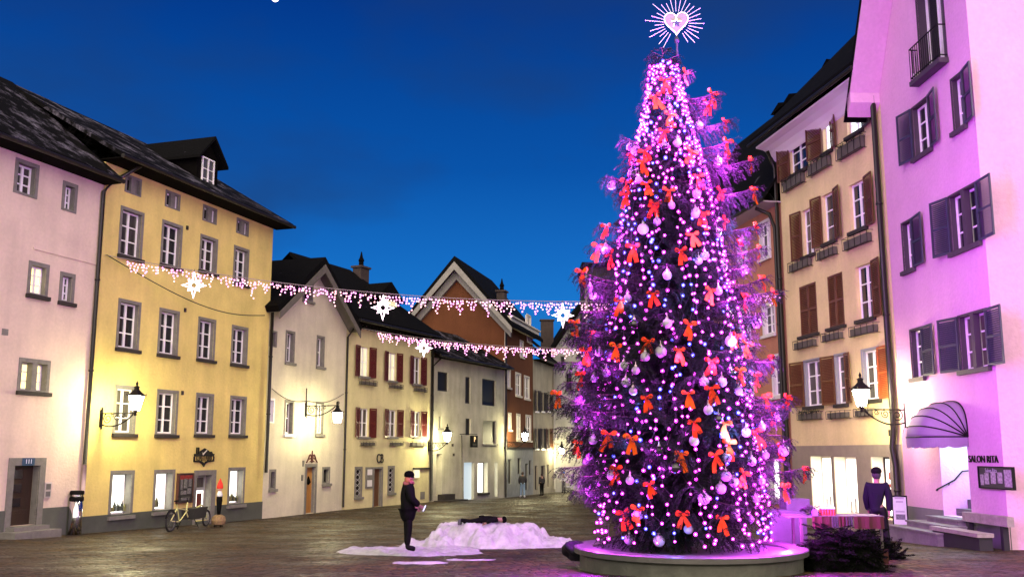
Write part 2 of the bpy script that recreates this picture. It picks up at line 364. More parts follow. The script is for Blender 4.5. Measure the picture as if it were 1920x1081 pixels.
    def closed(s, x0, x1, y0, y1, m, sur=None, sw=.12, sill=stone_d):
        """closed wooden shutters filling a window opening"""
        u0, u1, z0, z1 = s.rect(x0, x1, y0, y1); s.ops.append((u0, u1, z0, z1, .1)); q = MB(); mid = (u0+u1)/2
        for a, b in ((u0+.01, mid-.008), (mid+.008, u1-.01)):
            q.box(a, a+.07, .0, .05, z0+.01, z1-.01); q.box(b-.07, b, .0, .05, z0+.01, z1-.01)
            for zz in (z0+.01, (z0+z1)/2-.04, z1-.09): q.box(a+.07, b-.07, .0, .05, zz, zz+.08)
            n = int((z1-z0)/.07)
            for k in range(n):
                zk = z0+.05+(z1-z0-.1)*k/n; q.quad((a+.07, .012, zk), (b-.07, .012, zk), (b-.07, .045, zk+.068), (a+.07, .045, zk+.068))
        o_ = q.build('closed_shutters', m, s.root)
        if sur:
            q = MB(); p = -.025; q.box(u0-sw, u0, p, .01, z0-sw, z1+sw); q.box(u1, u1+sw, p, .01, z0-sw, z1+sw); q.box(u0, u1, p, .01, z1, z1+sw); q.box(u0, u1, p, .01, z0-sw, z0); q.build('surround', sur, o_)
        if sill:
            q = MB(); zz = z0-(sw if sur else 0); q.box(u0-.16, u1+.16, -.12, -.027, zz-.1, zz+.01); q.build('sill', sill, o_)
        return o_
    def hole(s, x0, x1, y0, y1, dep=.3): r = s.rect(x0, x1, y0, y1); s.ops.append((*r, dep)); return r
    def wall(s, m, u0, u1, ztop, depth=8, zmin=None, sides=True, name='wall'):
        mb = MB(); z0 = s.zb if zmin is None else zmin
        wall_grid(mb, u0, u1, z0, ztop, s.ops)
        if sides:
            for u in (u0, u1): mb.quad((u, 0, z0), (u, depth, z0), (u, depth, ztop), (u, 0, ztop))
            mb.quad((u0, depth, z0), (u1, depth, z0), (u1, depth, ztop), (u0, depth, ztop))
        return mb.build(name, m, s.root)
    def gable_wall(s, m, u0, u1, ze0, ze1, up, zp, depth=8, name='wall'):
        """wall with a pointed gable: eaves ze0/ze1, peak at up,zp"""
        mb = MB(); wall_grid(mb, u0, u1, s.zb, zp, s.ops)
        for u, ze in ((u0, ze0), (u1, ze1)): mb.quad((u, 0, s.zb), (u, depth, s.zb), (u, depth, ze), (u, 0, ze))
        o_ = mb.build(name, m, s.root)
        import bmesh
        bm = bmesh.new(); bm.from_mesh(o_.data)
        for (ua, za) in ((u0, ze0), (u1, ze1)):
            nrm = Vector((-(zp-za), 0, (up-ua)));  nrm = nrm if nrm.z > 0 else -nrm
            bmesh.ops.bisect_plane(bm, geom=bm.verts[:]+bm.edges[:]+bm.faces[:], plane_co=(up, 0, zp), plane_no=nrm, clear_outer=True)
        bm.to_mesh(o_.data); bm.free(); return o_
    def plinth(s, m, pts, u0, u1, y=-.03):
        """painted base band; pts = its height at the left and right end"""
        mb = MB(); n = 10
        zt = sum(pts)/2
        wall_grid(mb, u0, u1, s.zb, zt, s.ops, y=y, depth=-y)
        mb.quad((u0, y, zt), (u1, y, zt), (u1, 0, zt), (u0, 0, zt)); mb.quad((u1, y, s.zb), (u1, 0, s.zb), (u1, 0, zt), (u1, y, zt)); mb.quad((u0, y, s.zb), (u0, 0, s.zb), (u0, 0, zt), (u0, y, zt))
        return mb.build('plinth', m, s.root)
    def eave_roof(s, u0, u1, ze, zr, yr=4.5, ov=.6, m=tile_d, th=.16, hipR=0, hipL=0, fascia=wood_d, gutter=True, ovu=.25, soffit=None, zb=None):
        sl = (zr-ze)/(yr+0.0); zo = ze + .03
        mb = MB(); A = (u0-ovu, -ov, zo); B = (u1+ovu, -ov, zo); Cc = (u1+ovu-hipR, yr, zr); Dd = (u0-ovu+hipL, yr, zr)
        up = lambda p: (p[0], p[1], p[2]+th)
        mb.quad(up(A), up(B), up(Cc), up(Dd)); mb.quad(A, Dd, Cc, B); mb.quad(A, B, up(B), up(A)); mb.quad(A, up(A), up(Dd), Dd); mb.quad(B, Cc, up(Cc), up(B))
        E = (u1+ovu, 2*yr+ov, zo); G = (u0-ovu, 2*yr+ov, zo)
        mb.quad(up(Cc), up(E), up(G), up(Dd)); mb.quad(Cc, Dd, G, E)
        if hipR: mb.quad(up(B), up(E), up(Cc))
        if hipL: mb.quad(up(A), up(Dd), up(G))
        ro = mb.build('roof', m, s.root)
        mb = MB(); nb = int((u1-u0)/.7)
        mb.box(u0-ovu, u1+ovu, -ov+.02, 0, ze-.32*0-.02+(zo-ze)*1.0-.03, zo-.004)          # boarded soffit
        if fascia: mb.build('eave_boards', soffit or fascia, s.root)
        if gutter:
            mb = MB(); mb.tube([(u0-ovu-.02, -ov-.07, zo+.02), (u1+ovu+.02, -ov-.07, zo+.02)], .085, 8); mb.build('gutter', pipe_m, s.root)
        return ro, zo
    def gable_roof(s, u0, u1, ze0, ze1, up_, zp, depth=8, ov=.5, fo_=.5, m=tile_d, th=.18, bm=None, bw=.28):
        """roof over a gable front; verge boards show on the front edge"""
        ro = MB()
        for (ua, za) in ((u0, ze0), (u1, ze1)):
            dx = ua-up_; dz = za-zp; l = math.hypot(dx, dz); ex = ua+dx/l*ov; ez = za+dz/l*ov
            nx_, nz_ = (-dz/l, dx/l); nz_, nx_ = (abs(nz_), nx_ if nz_ > 0 else -nx_)
            poly = [(up_, zp+.01), (ex, ez+.01), (ex+nx_*th, ez+nz_*th+.01), (up_, zp+th/abs(dx/l)+.01)]
            ro.prism(poly, -fo_, depth)
        r = ro.build('roof', m, s.root)
        vb = MB()
        for (ua, za) in ((u0, ze0), (u1, ze1)):
            dx = ua-up_; dz = za-zp; l = math.hypot(dx, dz); ex = ua+dx/l*ov; ez = za+dz/l*ov
            vb.prism([(up_, zp), (ex, ez), (ex, ez-bw), (up_, zp-bw/abs(dx/l)*1.0)], -fo_-.03, -fo_+.03)
        vb.build('verge_boards', bm or wood_d, s.root)
        sf = MB()
        for (ua, za) in ((u0, ze0), (u1, ze1)):
            dx = ua-up_; dz = za-zp; l = math.hypot(dx, dz); ex = ua+dx/l*ov; ez = za+dz/l*ov
            sf.quad((up_, -fo_+.035, zp-.02), (ex, -fo_+.035, ez-.02), (ex, -.005, ez-.02), (up_, -.005, zp-.02))
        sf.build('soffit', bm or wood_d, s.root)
        return r
    def pipe(s, pts, r=.06, m=None, name='downpipe'):
        mb = MB(); mb.tube(pts, r, 8)
        for a, b in zip(pts, pts[1:]):
            if abs(a[2]-b[2]) > 1.5:
                k = 3
                for i in range(1, k): 
                    z = a[2]+(b[2]-a[2])*i/k; mb.lathe([(r+.02, -.03), (r+.02, .03)], (a[0]+(b[0]-a[0])*i/k, a[1], z), 8)
        return mb.build(name, m or pipe_m, s.root, smooth=True)
    def uz(s, px, py, y=0): return s.F.uv(px, py, y)
    def door(s, x0, x1, y0, y1, m, dep=.22, sur=stone, sw=.16, panels=3, glassy=False, gm_=None):
        u0, u1, z0, z1 = s.rect(x0, x1, y0, y1); s.ops.append((u0, u1, z0, z1, dep))
        q = MB(); q.box(u0, u1, dep-.05, dep+.02, z0, z1)
        b = .11; ph = (z1-z0-b)/panels
        for k in range(panels):
            za = z0+b+k*ph; zb = za+ph-b
            q.box(u0+b, u1-b, dep-.062, dep-.049, za, zb)
            q.box(u0+b+.06, u1-b-.06, dep-.075, dep-.061, za+.06, zb-.06)
        d = q.build('door', m, s.root)
        h = MB(); uh = u0+.09; h.ball((uh, dep-.1, z0+(z1-z0)*.47), .035, 8, 6); h.box(uh-.025, uh+.025, dep-.07, dep-.05, z0+(z1-z0)*.42, z0+(z1-z0)*.54); h.build('handle', mat('door_brass', (.35, .28, .15), .35, metal=1), d)
        if glassy:
            g = MB()
            for k in range(panels):
                za = z0+b+k*ph; zb = za+ph-b
                if k > 0: g.box(u0+b+.03, u1-b-.03-(u1-u0)*.3, dep-.083, dep-.078, za+.03, zb-.03)
            g.build('pane', glass, d)
        if sur:
            q = MB(); q.box(u0-sw, u0, -.04, .01, z0-.3, z1+sw); q.box(u1, u1+sw, -.04, .01, z0-.3, z1+sw); q.box(u0, u1, -.04, .01, z1, z1+sw); q.box(u0, u0+.005, .011, dep-.06, z0, z1-.006); q.box(u1-.005, u1, .011, dep-.06, z0, z1-.006); q.box(u0, u1, .011, dep-.06, z1-.005, z1); q.build('door_surround', sur, s.root)
        return d, (u0, u1, z0, z1)
def flower_box(H, x0, x1, y0, y1, label, plants=False, grp='flower boxes under the windows', m=None):
    u0, u1, z0, z1 = H.rect(x0, x1, y0, y1); hgt = max(z1-z0, .16); cz = (z0+z1)/2
    r = empty('flower_box', H.F.w((u0+u1)/2, 0, cz-hgt/2), H.F.rz, label, 'flower box', grp); wd = max((u1-u0)/2, .3); b = MB()
    b.box(-wd+.03, wd-.03, -.21, -.05, .02, hgt*.62); b.build('trough', m or mat('weathered_box', (.10, .09, .07), .8, var=.4), r)
    k = MB()
    for z in (.0, hgt*.8): k.bar((-wd, -.24, z), (wd, -.24, z), .016); k.bar((-wd, -.24, z), (-wd, 0, z), .016); k.bar((wd, -.24, z), (wd, 0, z), .016)
    for i in range(5): u = -wd+2*wd*i/4; k.bar((u, -.24, 0), (u, -.24, hgt*.8), .014)
    k.build('rack', iron, r)
    if plants:
        f = MB()
        for i in range(170):
            x = random.uniform(-wd, wd); y = random.uniform(-.24, -.04); z = hgt*.6+random.uniform(-.02, .12); a = random.uniform(0, 6.28); t = Vector((math.cos(a)*.12, math.sin(a)*.09-.03, random.uniform(-.16, .12)))
            p = Vector((x, y, z)); s_ = Vector((-t.y, t.x, 0)).normalized()*.018
            f.quad(p-s_, p+s_, p+t)
        f.build('plants', mat('winter_box_plants', (.035, .045, .03), .8, var=.5), r)
    return r
def chimney(H, px0, px1, py0, py1, D, label=None, pot=True):
    """brick stack placed on the roof, in the house's own frame"""
    a = at(px0, py0, D); b = at(px1, py1, D); Mi = H.F
    rel = Vector(((a.x+b.x)/2, D, 0)) - Mi.O; u = rel.dot(Mi.d); y = rel.dot(Mi.i); wdt = abs(b.x-a.x)/2*.85; zt, zb = a.z, b.z
    q = MB(); q.box(u-wdt, u+wdt, y-.3, y+.3, zb-1.5, zt-.12); q.box(u-wdt-.1, u+wdt+.1, y-.4, y+.4, zt-.12, zt)
    o_ = q.build('chimney', mat('sooty_brick', (.05, .035, .03), .9, var=.4, vs=5), H.root)
    if pot:
        q = MB(); q.lathe([(.16, 0), (.15, .35), (.2, .38), (.17, .45), (.10, .6), (.06, .8), (.03, .95)], (u, y, zt), 10); q.build('chimney_pot', wood_d, o_)
    return o_
shut_b = mat('brown_shutter_paint', (.12, .042, .014), .45, var=.3, vs=4); shut_r = mat('dark_red_shutter_paint', (.10, .012, .010), .5, var=.2)
shut_g = mat('slate_grey_shutter_paint', (.045, .042, .075), .42, var=.2); shut_k = mat('near_black_shutter_paint', (.03, .025, .022), .5, var=.2)
shut_o = mat('orange_red_shutter_paint', (.42, .09, .02), .5, var=.2)
# ---- chain of facades on the left of the square
A0 = ghit(150, 1000); FB = Fac(A0, vpdir(1560))
def chain(F, px, vp):
    u, _ = F.uv(px, 900); p = F.w(u); return Fac(p, vpdir(vp)), u
FC, uB = chain(FB, 493, 1560); FD, uC = chain(FC, 642, 1800); FE, uD = chain(FD, 805, 1800); FF_, uE = chain(FE, 946, 1415); FG, uF = chain(FF_, 1000, 1470); _, uG = chain(FG, 1037, 1470)
print('corners', [tuple(round(c, 1) for c in f.O) for f in (FB, FC, FD, FE, FF_, FG)], 'widths', [round(x, 1) for x in (uB, uC, uD, uE, uF, uG)])
# ---- pink house
pink = plaster('pale_pink_plaster', (.70, .57, .45)); H = House('pink_house', FB, 'pale pink plastered house at the left edge with a dark glazed door')
ua = H.uz(-330, 700)[0]
H.win(32, 66, 309, 363, sur=stone, dep=.22, rows=3, sill=None); H.win(121, 139, 349, 393, sur=stone, dep=.22, rows=3, sill=None)
H.win(57, 85, 499, 551, gl=lit_y, sur=stone, dep=.2, rows=3); H.win(116, 134, 518, 564, sur=stone, dep=.2)
H.win(39, 87, 680, 731, gl=lit_y, sur=stone, dep=.25, cols=2, rows=3, mull=.11)
dr, dq = H.door(22, 70, 872, 984, mat('dark_oak_door', (.035, .018, .009), .5, var=.4, vs=3, stretch=(4, 4, .5)), dep=.3, sw=.24, panels=4, glassy=True)
zt = H.uz(60, 300)[1]; zt = H.uz(130, 322)[1]
H.wall(pink, ua, -.02, zt, 8); H.plinth(mat('grey_base_render', (.10, .11, .085), .9, var=.25, vs=2, bump=.3), (H.uz(0, 957)[1], H.uz(110, 950)[1]), ua, -.03)
zr = H.uz(60, 178, 4.6)[1]; H.eave_roof(ua, -.1, zt, zr, yr=4.6, ov=.75, m=tile_s, ovu=.1)
text('111', .2, .005, 'house_number', mat('number_plate_white', (.7, .75, .8), .5), H.root, face_M((dq[0]+dq[1])/2, -.06, dq[3]+.12))
q = MB(); q.box((dq[0]+dq[1])/2-.26, (dq[0]+dq[1])/2+.26, -.052, -.042, dq[3]+.0, dq[3]+.24); q.build('number_plate', mat('number_plate_blue', (.02, .06, .12), .4), H.root)
q = MB(); q.box(dq[0]-.5, dq[1]+.35, -.75, -.045, -4, dq[2]-.14); q.box(dq[0]-.2, dq[1]+.2, -.4, .28, dq[2]-.14, dq[2]-.01); q.build('doorstep', stone, H.root)
u_, z_ = H.uz(88, 918); q = MB(); q.box(u_-.14, u_+.14, -.05, -.001, z_-.25, z_+.25); mbx = q.build('doorbell_panel', mat('pale_metal_panel', (.55, .5, .48), .4, metal=.3), H.root)
q = MB(); q.box(u_-.1, u_+.1, -.058, -.051, z_+.02, z_+.2); q.box(u_-.1, u_+.1, -.058, -.051, z_-.2, z_-.04); q.build('bell_plate', mat('brushed_grey', (.2, .2, .2), .4, metal=.6), mbx)
u_, z_ = H.uz(9, 622); q = MB(); q.box(u_-.12, u_+.12, -.02, .0, z_-.1, z_+.1); q.build('vent_cover', stone, H.root)
# ledge across the wall
u1_, z1_ = H.uz(62, 465); q = MB(); q.box(u1_, -.05, -.03, -.001, z1_-.03, z1_+.03); q.build('string_course', pink, H.root)
# ---- yellow house
yel = plaster('warm_yellow_plaster', (.76, .63, .20), .2); H = House('yellow_house', FB, 'tall yellow house with four window rows, a dormer and lit shop windows'); HB = H
greyrev = mat('light_grey_reveal', (.45, .44, .42), .85, var=.15)
for a in ((227, 264, 397, 480), (305, 337, 422, 497), (377, 404, 448, 508), (440, 463, 468, 530)): H.win(*a, sur=stone, dep=.2, sw=.12)
for a in ((223, 258, 568, 652), (300, 331, 585, 663), (373, 400, 601, 672), (436, 461, 616, 681)): H.win(*a, sur=stone, dep=.2, sw=.12)
for i, a in enumerate(((217, 251, 728, 810), (296, 329, 736, 812), (369, 396, 742, 812), (433, 458, 747, 813))): H.win(*a, sur=stone, dep=.2, sw=.12, gl=glass2 if i == 0 else glass)
for i, a in enumerate(((237, 262, 335, 362), (312, 335, 364, 389), (382, 404, 391, 415), (445, 464, 415, 438))): H.win(*a, sur=stone, dep=.14, sw=.09, rows=1, cols=2, mull=.13, sill=None, fr=stone if i == 0 else white, fw=.07)
for a in ((209, 245, 888, 963), (291, 322, 886, 955), (430, 455, 881, 943)): H.win(*a, sur=stone, dep=.32, sw=.13, gl=lit_w, cols=1, rows=1, sill=stone, fw=.05)
# shop door with lit glass
du0, du1, dz0, dz1 = H.hole(366, 394, 890, 975, dep=.32)
q = MB(); q.box(du0, du0+.09, .27, .33, dz0, dz1); q.box(du1-.09, du1, .27, .33, dz0, dz1); q.box(du0+.09, du1-.09, .27, .33, dz1-.62, dz1-.5); q.box(du0+.09, du1-.09, .27, .33, dz0, dz0+.15); q.box(du0+.09, du1-.09, .27, .33, dz1-.1, dz1)
sd = q.build('door', mat('pale_door_frame', (.35, .36, .33), .5), H.root)
q = MB(); q.quad((du0+.09, .30, dz0+.15), (du1-.09, .30, dz0+.15), (du1-.09, .30, dz1-.62), (du0+.09, .30, dz1-.62)); q.build('pane', lit_w, sd)
q = MB(); q.quad((du0+.09, .30, dz1-.5), (du1-.09, .30, dz1-.5), (du1-.09, .30, dz1-.1), (du0+.09, .30, dz1-.1)); q.build('transom_pane', glass2, sd)
um = (du0+du1)/2
q = MB(); q.box(um-.05, um+.28, .25, .265, dz1-1.3, dz1-.72); q.build('notice', mat('brown_red_notice', (.18, .04, .03), .6, var=.4, vs=14), sd)
q = MB(); q.box(um+.02, um+.27, .25, .265, dz1-1.75, dz1-1.38); q.build('notice', mat('black_notice', (.02, .02, .02), .6), sd)
q = MB(); q.box(du0-.16, du0, -.045, .01, dz0-.2, dz1+.2); q.box(du1, du1+.3, -.045, .01, dz0-.2, dz1+.2); q.box(du1-.006, du1, .011, .26, dz0, dz1-.006); q.box(du0, du1, .011, .26, dz1-.006, dz1); q.box(du0, du1, -.045, .01, dz1, dz1+.2); q.build('door_surround', stone, H.root)
# goods standing in the left shop window
uw, zw = H.uz(226, 950, .3)
zt = H.uz(370, 371)[1]; H.wall(yel, 0, uB, zt, 9); H.plinth(mat('slate_grey_base', (.075, .085, .065), .9, var=.25, vs=2, bump=.3), (H.uz(152, 970)[1], H.uz(488, 938)[1]), 0, uB-.001)
zr = H.uz(370, 318, 4.8)[1]; rB, zoB = H.eave_roof(0, uB, zt, zr, yr=4.8, ov=.9, m=tile_s, ovu=.28)
# dormer
d0 = H.uz(300, 330, .9)[0]; d1 = H.uz(407, 345, .9)[0]; zd = H.uz(390, 352, .9)[1]; ztd = H.uz(390, 296, .9)[1]
q = MB(); dm = (d1-1.5+d1)/2
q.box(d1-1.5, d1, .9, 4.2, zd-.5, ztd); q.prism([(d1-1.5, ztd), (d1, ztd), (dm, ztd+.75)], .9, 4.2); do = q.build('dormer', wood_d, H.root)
q = MB()
for sg in (-1, 1):
    q.prism([(dm, ztd+.80), (dm+sg*1.05, ztd-.28), (dm+sg*1.05, ztd-.16), (dm, ztd+.95)], .55, 4.4)
q.build('dormer_roof', tile_d, do)
q = MB(); wa, wb = dm-.38, dm+.38; za, zb_ = zd-.1, ztd-.1
q.box(wa-.06, wa, .84, .9, za, zb_); q.box(wb, wb+.06, .84, .9, za, zb_); q.box(wa-.06, wb+.06, .84, .9, zb_, zb_+.06); q.box(wa-.06, wb+.06, .84, .9, za-.06, za); q.box(dm-.03, dm+.03, .84, .9, za, zb_)
for k in (1, 2): q.box(wa, wb, .86, .9, za+(zb_-za)*k/3-.015, za+(zb_-za)*k/3+.015)
q.build('dormer_window', white, do)
q = MB(); q.quad((wa, .885, za), (wb, .885, za), (wb, .885, zb_), (wa, .885, zb_)); q.build('dormer_pane', glass2, do)
# downpipes
up_, zp_ = H.uz(215, 348); H.pipe([(.9, -.8, zoB-.02), (.75, -.5, zoB-.25), (.3, -.12, zoB-.7), (-.15, -.12, zoB-1.2), (-.15, -.12, H.uz(150, 870)[1])], .07)
H.pipe([(-.15, -.12, H.uz(150, 870)[1]-.01), (-.15, -.12, H.uz(150, 925)[1])], .075, mat('pinkish_pipe_sleeve', (.45, .34, .32), .6), 'pipe_sleeve')
H.pipe([(uB-.02, -.16, H.uz(496, 560)[1]), (uB-.02, -.16, H.uz(496, 885)[1])], .075)
# bracket stubs in the wall
for a in ((350, 427), (346, 581), (341, 736)):
    u_, z_ = H.uz(*a); q = MB(); q.box(u_-.05, u_+.05, -.06, -.001, z_-.08, z_+.08); q.build('anchor_plate', stone_d, H.root)
# ---- pale gable house
pale = plaster('pale_greige_plaster', (.66, .62, .46), .2); H = House('gabled_house', FC, 'pale house with a pointed gable between the yellow house and the red-shuttered house'); HC = H
H.win(507, 517, 623, 648, cols=1, rows=1, sur=stone, sw=.09, fr=stone_d, sill=None)
H.win(537, 550, 624, 678, cols=2, rows=2, sur=stone, sw=.11, sill=stone, dep=.22); H.win(595, 606, 633, 686, cols=2, rows=2, sur=stone, sw=.11, sill=stone, dep=.22)
H.win(570, 585, 525, 562, cols=1, rows=1, sur=stone, sw=.12, fr=stone_d, sill=stone, dep=.3)
H.win(504, 512, 750, 790, cols=1, rows=1, sur=white, sw=.1, fr=white, sill=None); H.win(535, 548, 754, 812, sur=stone, sw=.11, sill=white, rows=2, dep=.22); H.win(593, 604, 757, 812, sur=stone, sw=.11, sill=stone, rows=2, dep=.1, gl=glass2)
H.win(507, 514, 884, 914, cols=1, rows=1, sur=stone, sw=.12, fr=stone_d, sill=stone); H.win(606, 616, 879, 904, cols=1, rows=1, sur=stone, sw=.12, fr=stone_d, sill=stone)
dC, dq = H.door(573.5, 589.5, 875, 961, mat('honey_oak_door', (.42, .20, .045), .5, var=.35, vs=3, stretch=(5, 5, .4)), panels=2, sw=.16)
q = MB(); mid = (dq[0]+dq[1])/2; q.lathe([(.03, 0), (.14, .12), (.08, .3), (.03, .42)], (mid, .13, dq[2]+1.35), 8); q.build('door_wreath', wood_d, dC)
u1_, z1_ = H.uz(641, 612); up_, zp_ = H.uz(587, 497); u0_ = up_-(u1_-up_)*1.12; ze = H.uz(641, 612)[1]
H.gable_wall(pale, u0_ if u0_ > 0 else -.0, uC, zp_-(zp_-ze)*(up_-0)/(uC-up_) if 0 else ze+.1, ze, up_, zp_, depth=9) if False else None
ze0 = zp_-(zp_-ze)*(up_-0)/(uC-up_)
H.gable_wall(pale, 0, uC, ze0, ze, up_, zp_, depth=9); H.gable_roof(0, uC, ze0, ze, up_, zp_, 9, ov=.35, fo_=.7, th=.3, bm=mat('weathered_verge', (.13, .12, .10), .85, var=.3), bw=.34)
H.pipe([(uC-.15, -.5, ze-.1), (uC-.02, -.1, ze-.5), (uC-.02, -.1, H.uz(641, 950)[1])], .06)
# emblem over the door
er = MB(); ez = dq[3]+.42
for sg in (-1, 1):
    er.tube([(mid+sg*(.05+.5*t), -.05, ez+.18*math.sin(t*5)*(1-t*.3)-.1*t+.05) for t in [k/12 for k in range(13)]], .035, 5)
    er.tube([(mid+sg*(.15+.09*math.cos(a)), -.05, ez-.06+.09*math.sin(a)) for a in [k*.6 for k in range(10)]], .025, 5)
er.prism([(mid-.09, ez+.12), (mid+.09, ez+.12), (mid+.09, ez-.08), (mid, ez-.22), (mid-.09, ez-.08)], -.07, -.03)
er.tube([(mid, -.05, ez+.12), (mid, -.05, ez+.38)], .03, 5); er.build('painted_emblem', mat('emblem_dark_red', (.10, .03, .02), .7), H.root)
for a in ((568, 868), (566, 895)):
    u_, z_ = H.uz(*a); q = MB(); q.box(u_-.06, u_+.06, -.05, -.001, z_-.14, z_+.14); q.build('bell_plate', stone, H.root)
# ---- red shutter house
cream = plaster('pale_yellow_plaster', (.68, .63, .33), .2); H = House('red_shuttered_house', FD, 'pale yellow house with dark red shutters beside the pointed gable house'); HD = H
curt = mat('bright_curtain_glass', (.55, .52, .36), .25, var=.3, vs=3, stretch=(8, 1, .5), emit=(1, .95, .6), es=.28)
for a in ((674, 691, 650, 706, 663, 701), (727, 742.5, 661, 714, 718, 751), (774, 788, 669, 720, 766, 796)): H.win(*a[:4], gl=curt if a[0] < 760 else glass2, shL=a[4], shR=a[5], shm=shut_r, sill=stone, dep=.14, rows=2)
for i, a in enumerate(((673, 691, 765, 819, 663, 701), (727, 743, 768, 819, 718, 752), (775, 788, 771, 819, 766, 796.5))): H.win(*a[:4], gl=glass2, shL=a[4], shR=a[5], shm=shut_r, sill=stone, dep=.14, rows=2)
for a in ((667, 676, 879, 929), (729, 737, 877, 921)):
    f = H.win(*a, cols=1, rows=1, sur=stone, sw=.14, fr=stone_d, sill=stone, dep=.14); u0, u1, z0, z1 = H.rect(*a); q = MB(); n = 5
    for k in range(n):
        z = z0+(z1-z0)*(k+.5)/n; um_ = (u0+u1)/2
        for sg in (-1, 1): q.tube([(um_+sg*(u1-u0)*.42*math.sin(t*math.pi), .04, z-(z1-z0)/n*.5+(z1-z0)/n*t) for t in [j/6 for j in range(7)]], .014, 4)
    q.build('window_grille', mat('grille_white', (.5, .5, .45), .5), f)
dD, dq = H.door(700.5, 715, 878, 949, mat('brown_plank_door', (.16, .075, .03), .6, var=.4, stretch=(6, 6, .4)), panels=2, sw=.1)
u0, u1, z0, z1 = H.rect(686, 697.5, 877, 913); q = MB(); q.box(u0-.08, u1+.06, -.06, -.001, z0-.05, z1+.06); nb = q.build('notice_case', stone, H.root)
q = MB(); q.box(u0+.05, u1-.1, -.075, -.061, (z0+z1)/2+.15, z1-.06); q.box(u0+.05, u1-.1, -.075, -.061, z0+.05, (z0+z1)/2-.12); q.build('paper', mat('white_paper', (.7, .7, .66), .7), nb)
u_, z_ = H.uz(711.5, 859.5); text('CB', .72, .02, 'lettering', iron, H.root, face_M(u_, -.04, z_, .8))
u0, u1, z0, z1 = H.rect(775, 784, 880, 895); q = MB(); q.box(u0, u1, -.1, -.001, z0, z1); q.build('lit_box', mat('pale_lit_box', (.6, .6, .4), .5, emit=(1, .9, .6), es=.3), H.root)
u2 = H.uz(804, 879)[0]; q = MB(); q.box(u0-.1, u2, -.13, -.02, z1+.03, z1+.12); q.build('lintel_rail', stone_d, H.root)
u0, u1, z0, z1 = H.rect(788, 796, 921, 935); q = MB(); q.box(u0, u1, -.02, -.001, z0, z1); q.build('vent_cover', stone, H.root)
zt = H.uz(730, 619)[1]; H.wall(cream, 0.01, uD, zt, 8); zr = H.uz(668, 515, 4)[1]
rD, zoD = H.eave_roof(.1, uD, zt, zr, yr=4, ov=.7, m=tile_d, ovu=.0, hipR=3.2, th=.2)
q = MB()
for k in range(26): u = .15+uD*k/26; q.box(u, u+.09, -.62, .02, zt-.26, zt-.14)
q.build('rafter_tails', wood_d, H.root)
q = MB()
for k in range(15): u = .2+uD*k/15; q.bar((u, -.55, zoD+.25), (u+.5, -.55, zoD+.25), .05)
q.build('snow_guard', mat('frosty_rail', (.35, .33, .33), .7), H.root)
d0, zz = H.uz(706, 598, 1.2); d1 = H.uz(744, 598, 1.2)[0]; zt2 = H.uz(724, 556, 1.2)[1]
q = MB(); q.box(d0-.2, d1+.2, 1.2, 3.6, zz-.8, zt2); do = q.build('dormer', wood_d, H.root)
q = MB(); q.prism([(d0-.5, zt2-.2), (d1+.5, zt2-.2), ((d0+d1)/2, zt2+.9)], .9, 4); q.build('dormer_roof', tile_d, do)
q = MB(); q.box(d0+.5, d1-.1, 1.15, 1.2, zz-.1, zt2-.1); q.build('dormer_window', mat('dim_lit_pane', (.5, .45, .3), .4, emit=(1, .85, .5), es=.35), do)
chimney(H, 661, 692, 500, 555, 60); H.pipe([(uD-.02, -.14, zt-.3), (uD-.02, -.14, H.uz(805, 938)[1])], .08)
for a in ((671, 701, 711, 722), (728, 750, 719, 728), (774, 795, 724, 734)): flower_box(H, *a, 'grey flower box under an upper window of the red-shuttered house, ' + ('leftmost' if a[0] < 700 else 'middle' if a[0] < 760 else 'rightmost'))
for a in ((674, 698, 825, 835), (729, 750, 825, 835), (767, 795, 825, 836)): flower_box(H, *a, 'grey flower box under a lower window of the red-shuttered house, ' + ('leftmost' if a[0] < 700 else 'middle' if a[0] < 760 else 'rightmost'))
# ---- grey white house
gw = plaster('grey_white_plaster', (.55, .54, .41), .34); H = House('grey_white_house', FE, 'stained grey-white house with blank black windows and a lit shop front'); HE = H
blk = mat('black_opening', (.006, .006, .007), .6)
for a in ((820.5, 841, 697, 733), (872.5, 883, 706, 756), (904, 930, 711, 760), (873, 883, 784, 815), (905.5, 930.5, 788, 832)):
    H.win(*a, gl=blk, cols=1, rows=1, fr=shut_k, sill=stone if a[0] > 900 and a[2] > 780 else None, dep=.16, fw=.09)
H.win(822, 828, 778, 803, gl=stone, cols=1, rows=1, fr=gw, sill=stone, dep=.06)
a = H.hole(818, 828, 850, 928, dep=.9); q = MB(); q.box(a[0], a[1], .88, .93, a[2], a[3]); q.build('niche_door', cream, H.root)
# leaning white board
a = H.rect(869, 888, 866, 937)
H.win(896, 914.5, 866, 924, gl=lit_w, cols=1, rows=1, fr=stone_d, sill=stone_d, dep=.35); H.win(927, 933, 866, 930, gl=lit_w, cols=1, rows=1, fr=stone, sill=None, dep=.3)
a = H.hole(869.5, 889, 866, 936, dep=.25); q = MB(); q.box(a[0], a[1], .2, .26, a[2], a[3]); sdE = q.build('shop_door', mat('pale_blue_white_door', (.60, .70, .72), .4, emit=(.75, .95, 1), es=.22), H.root)
q = MB(); q.box(a[0]+.1, a[0]+.15, .12, .18, a[2]+1, a[2]+1.4); q.build('handle', stone_d, sdE)
a = H.rect(816, 854, 925, 941); q = MB(); q.box(a[0]+.3, a[1]-1.0, -.5, -.002, a[2]-.4, a[3]); q.box(a[0]-.2, a[1], -.9, -.002, a[2]-.6, (a[2]+a[3])/2-.1); q.build('entrance_steps', stone_d, H.root)
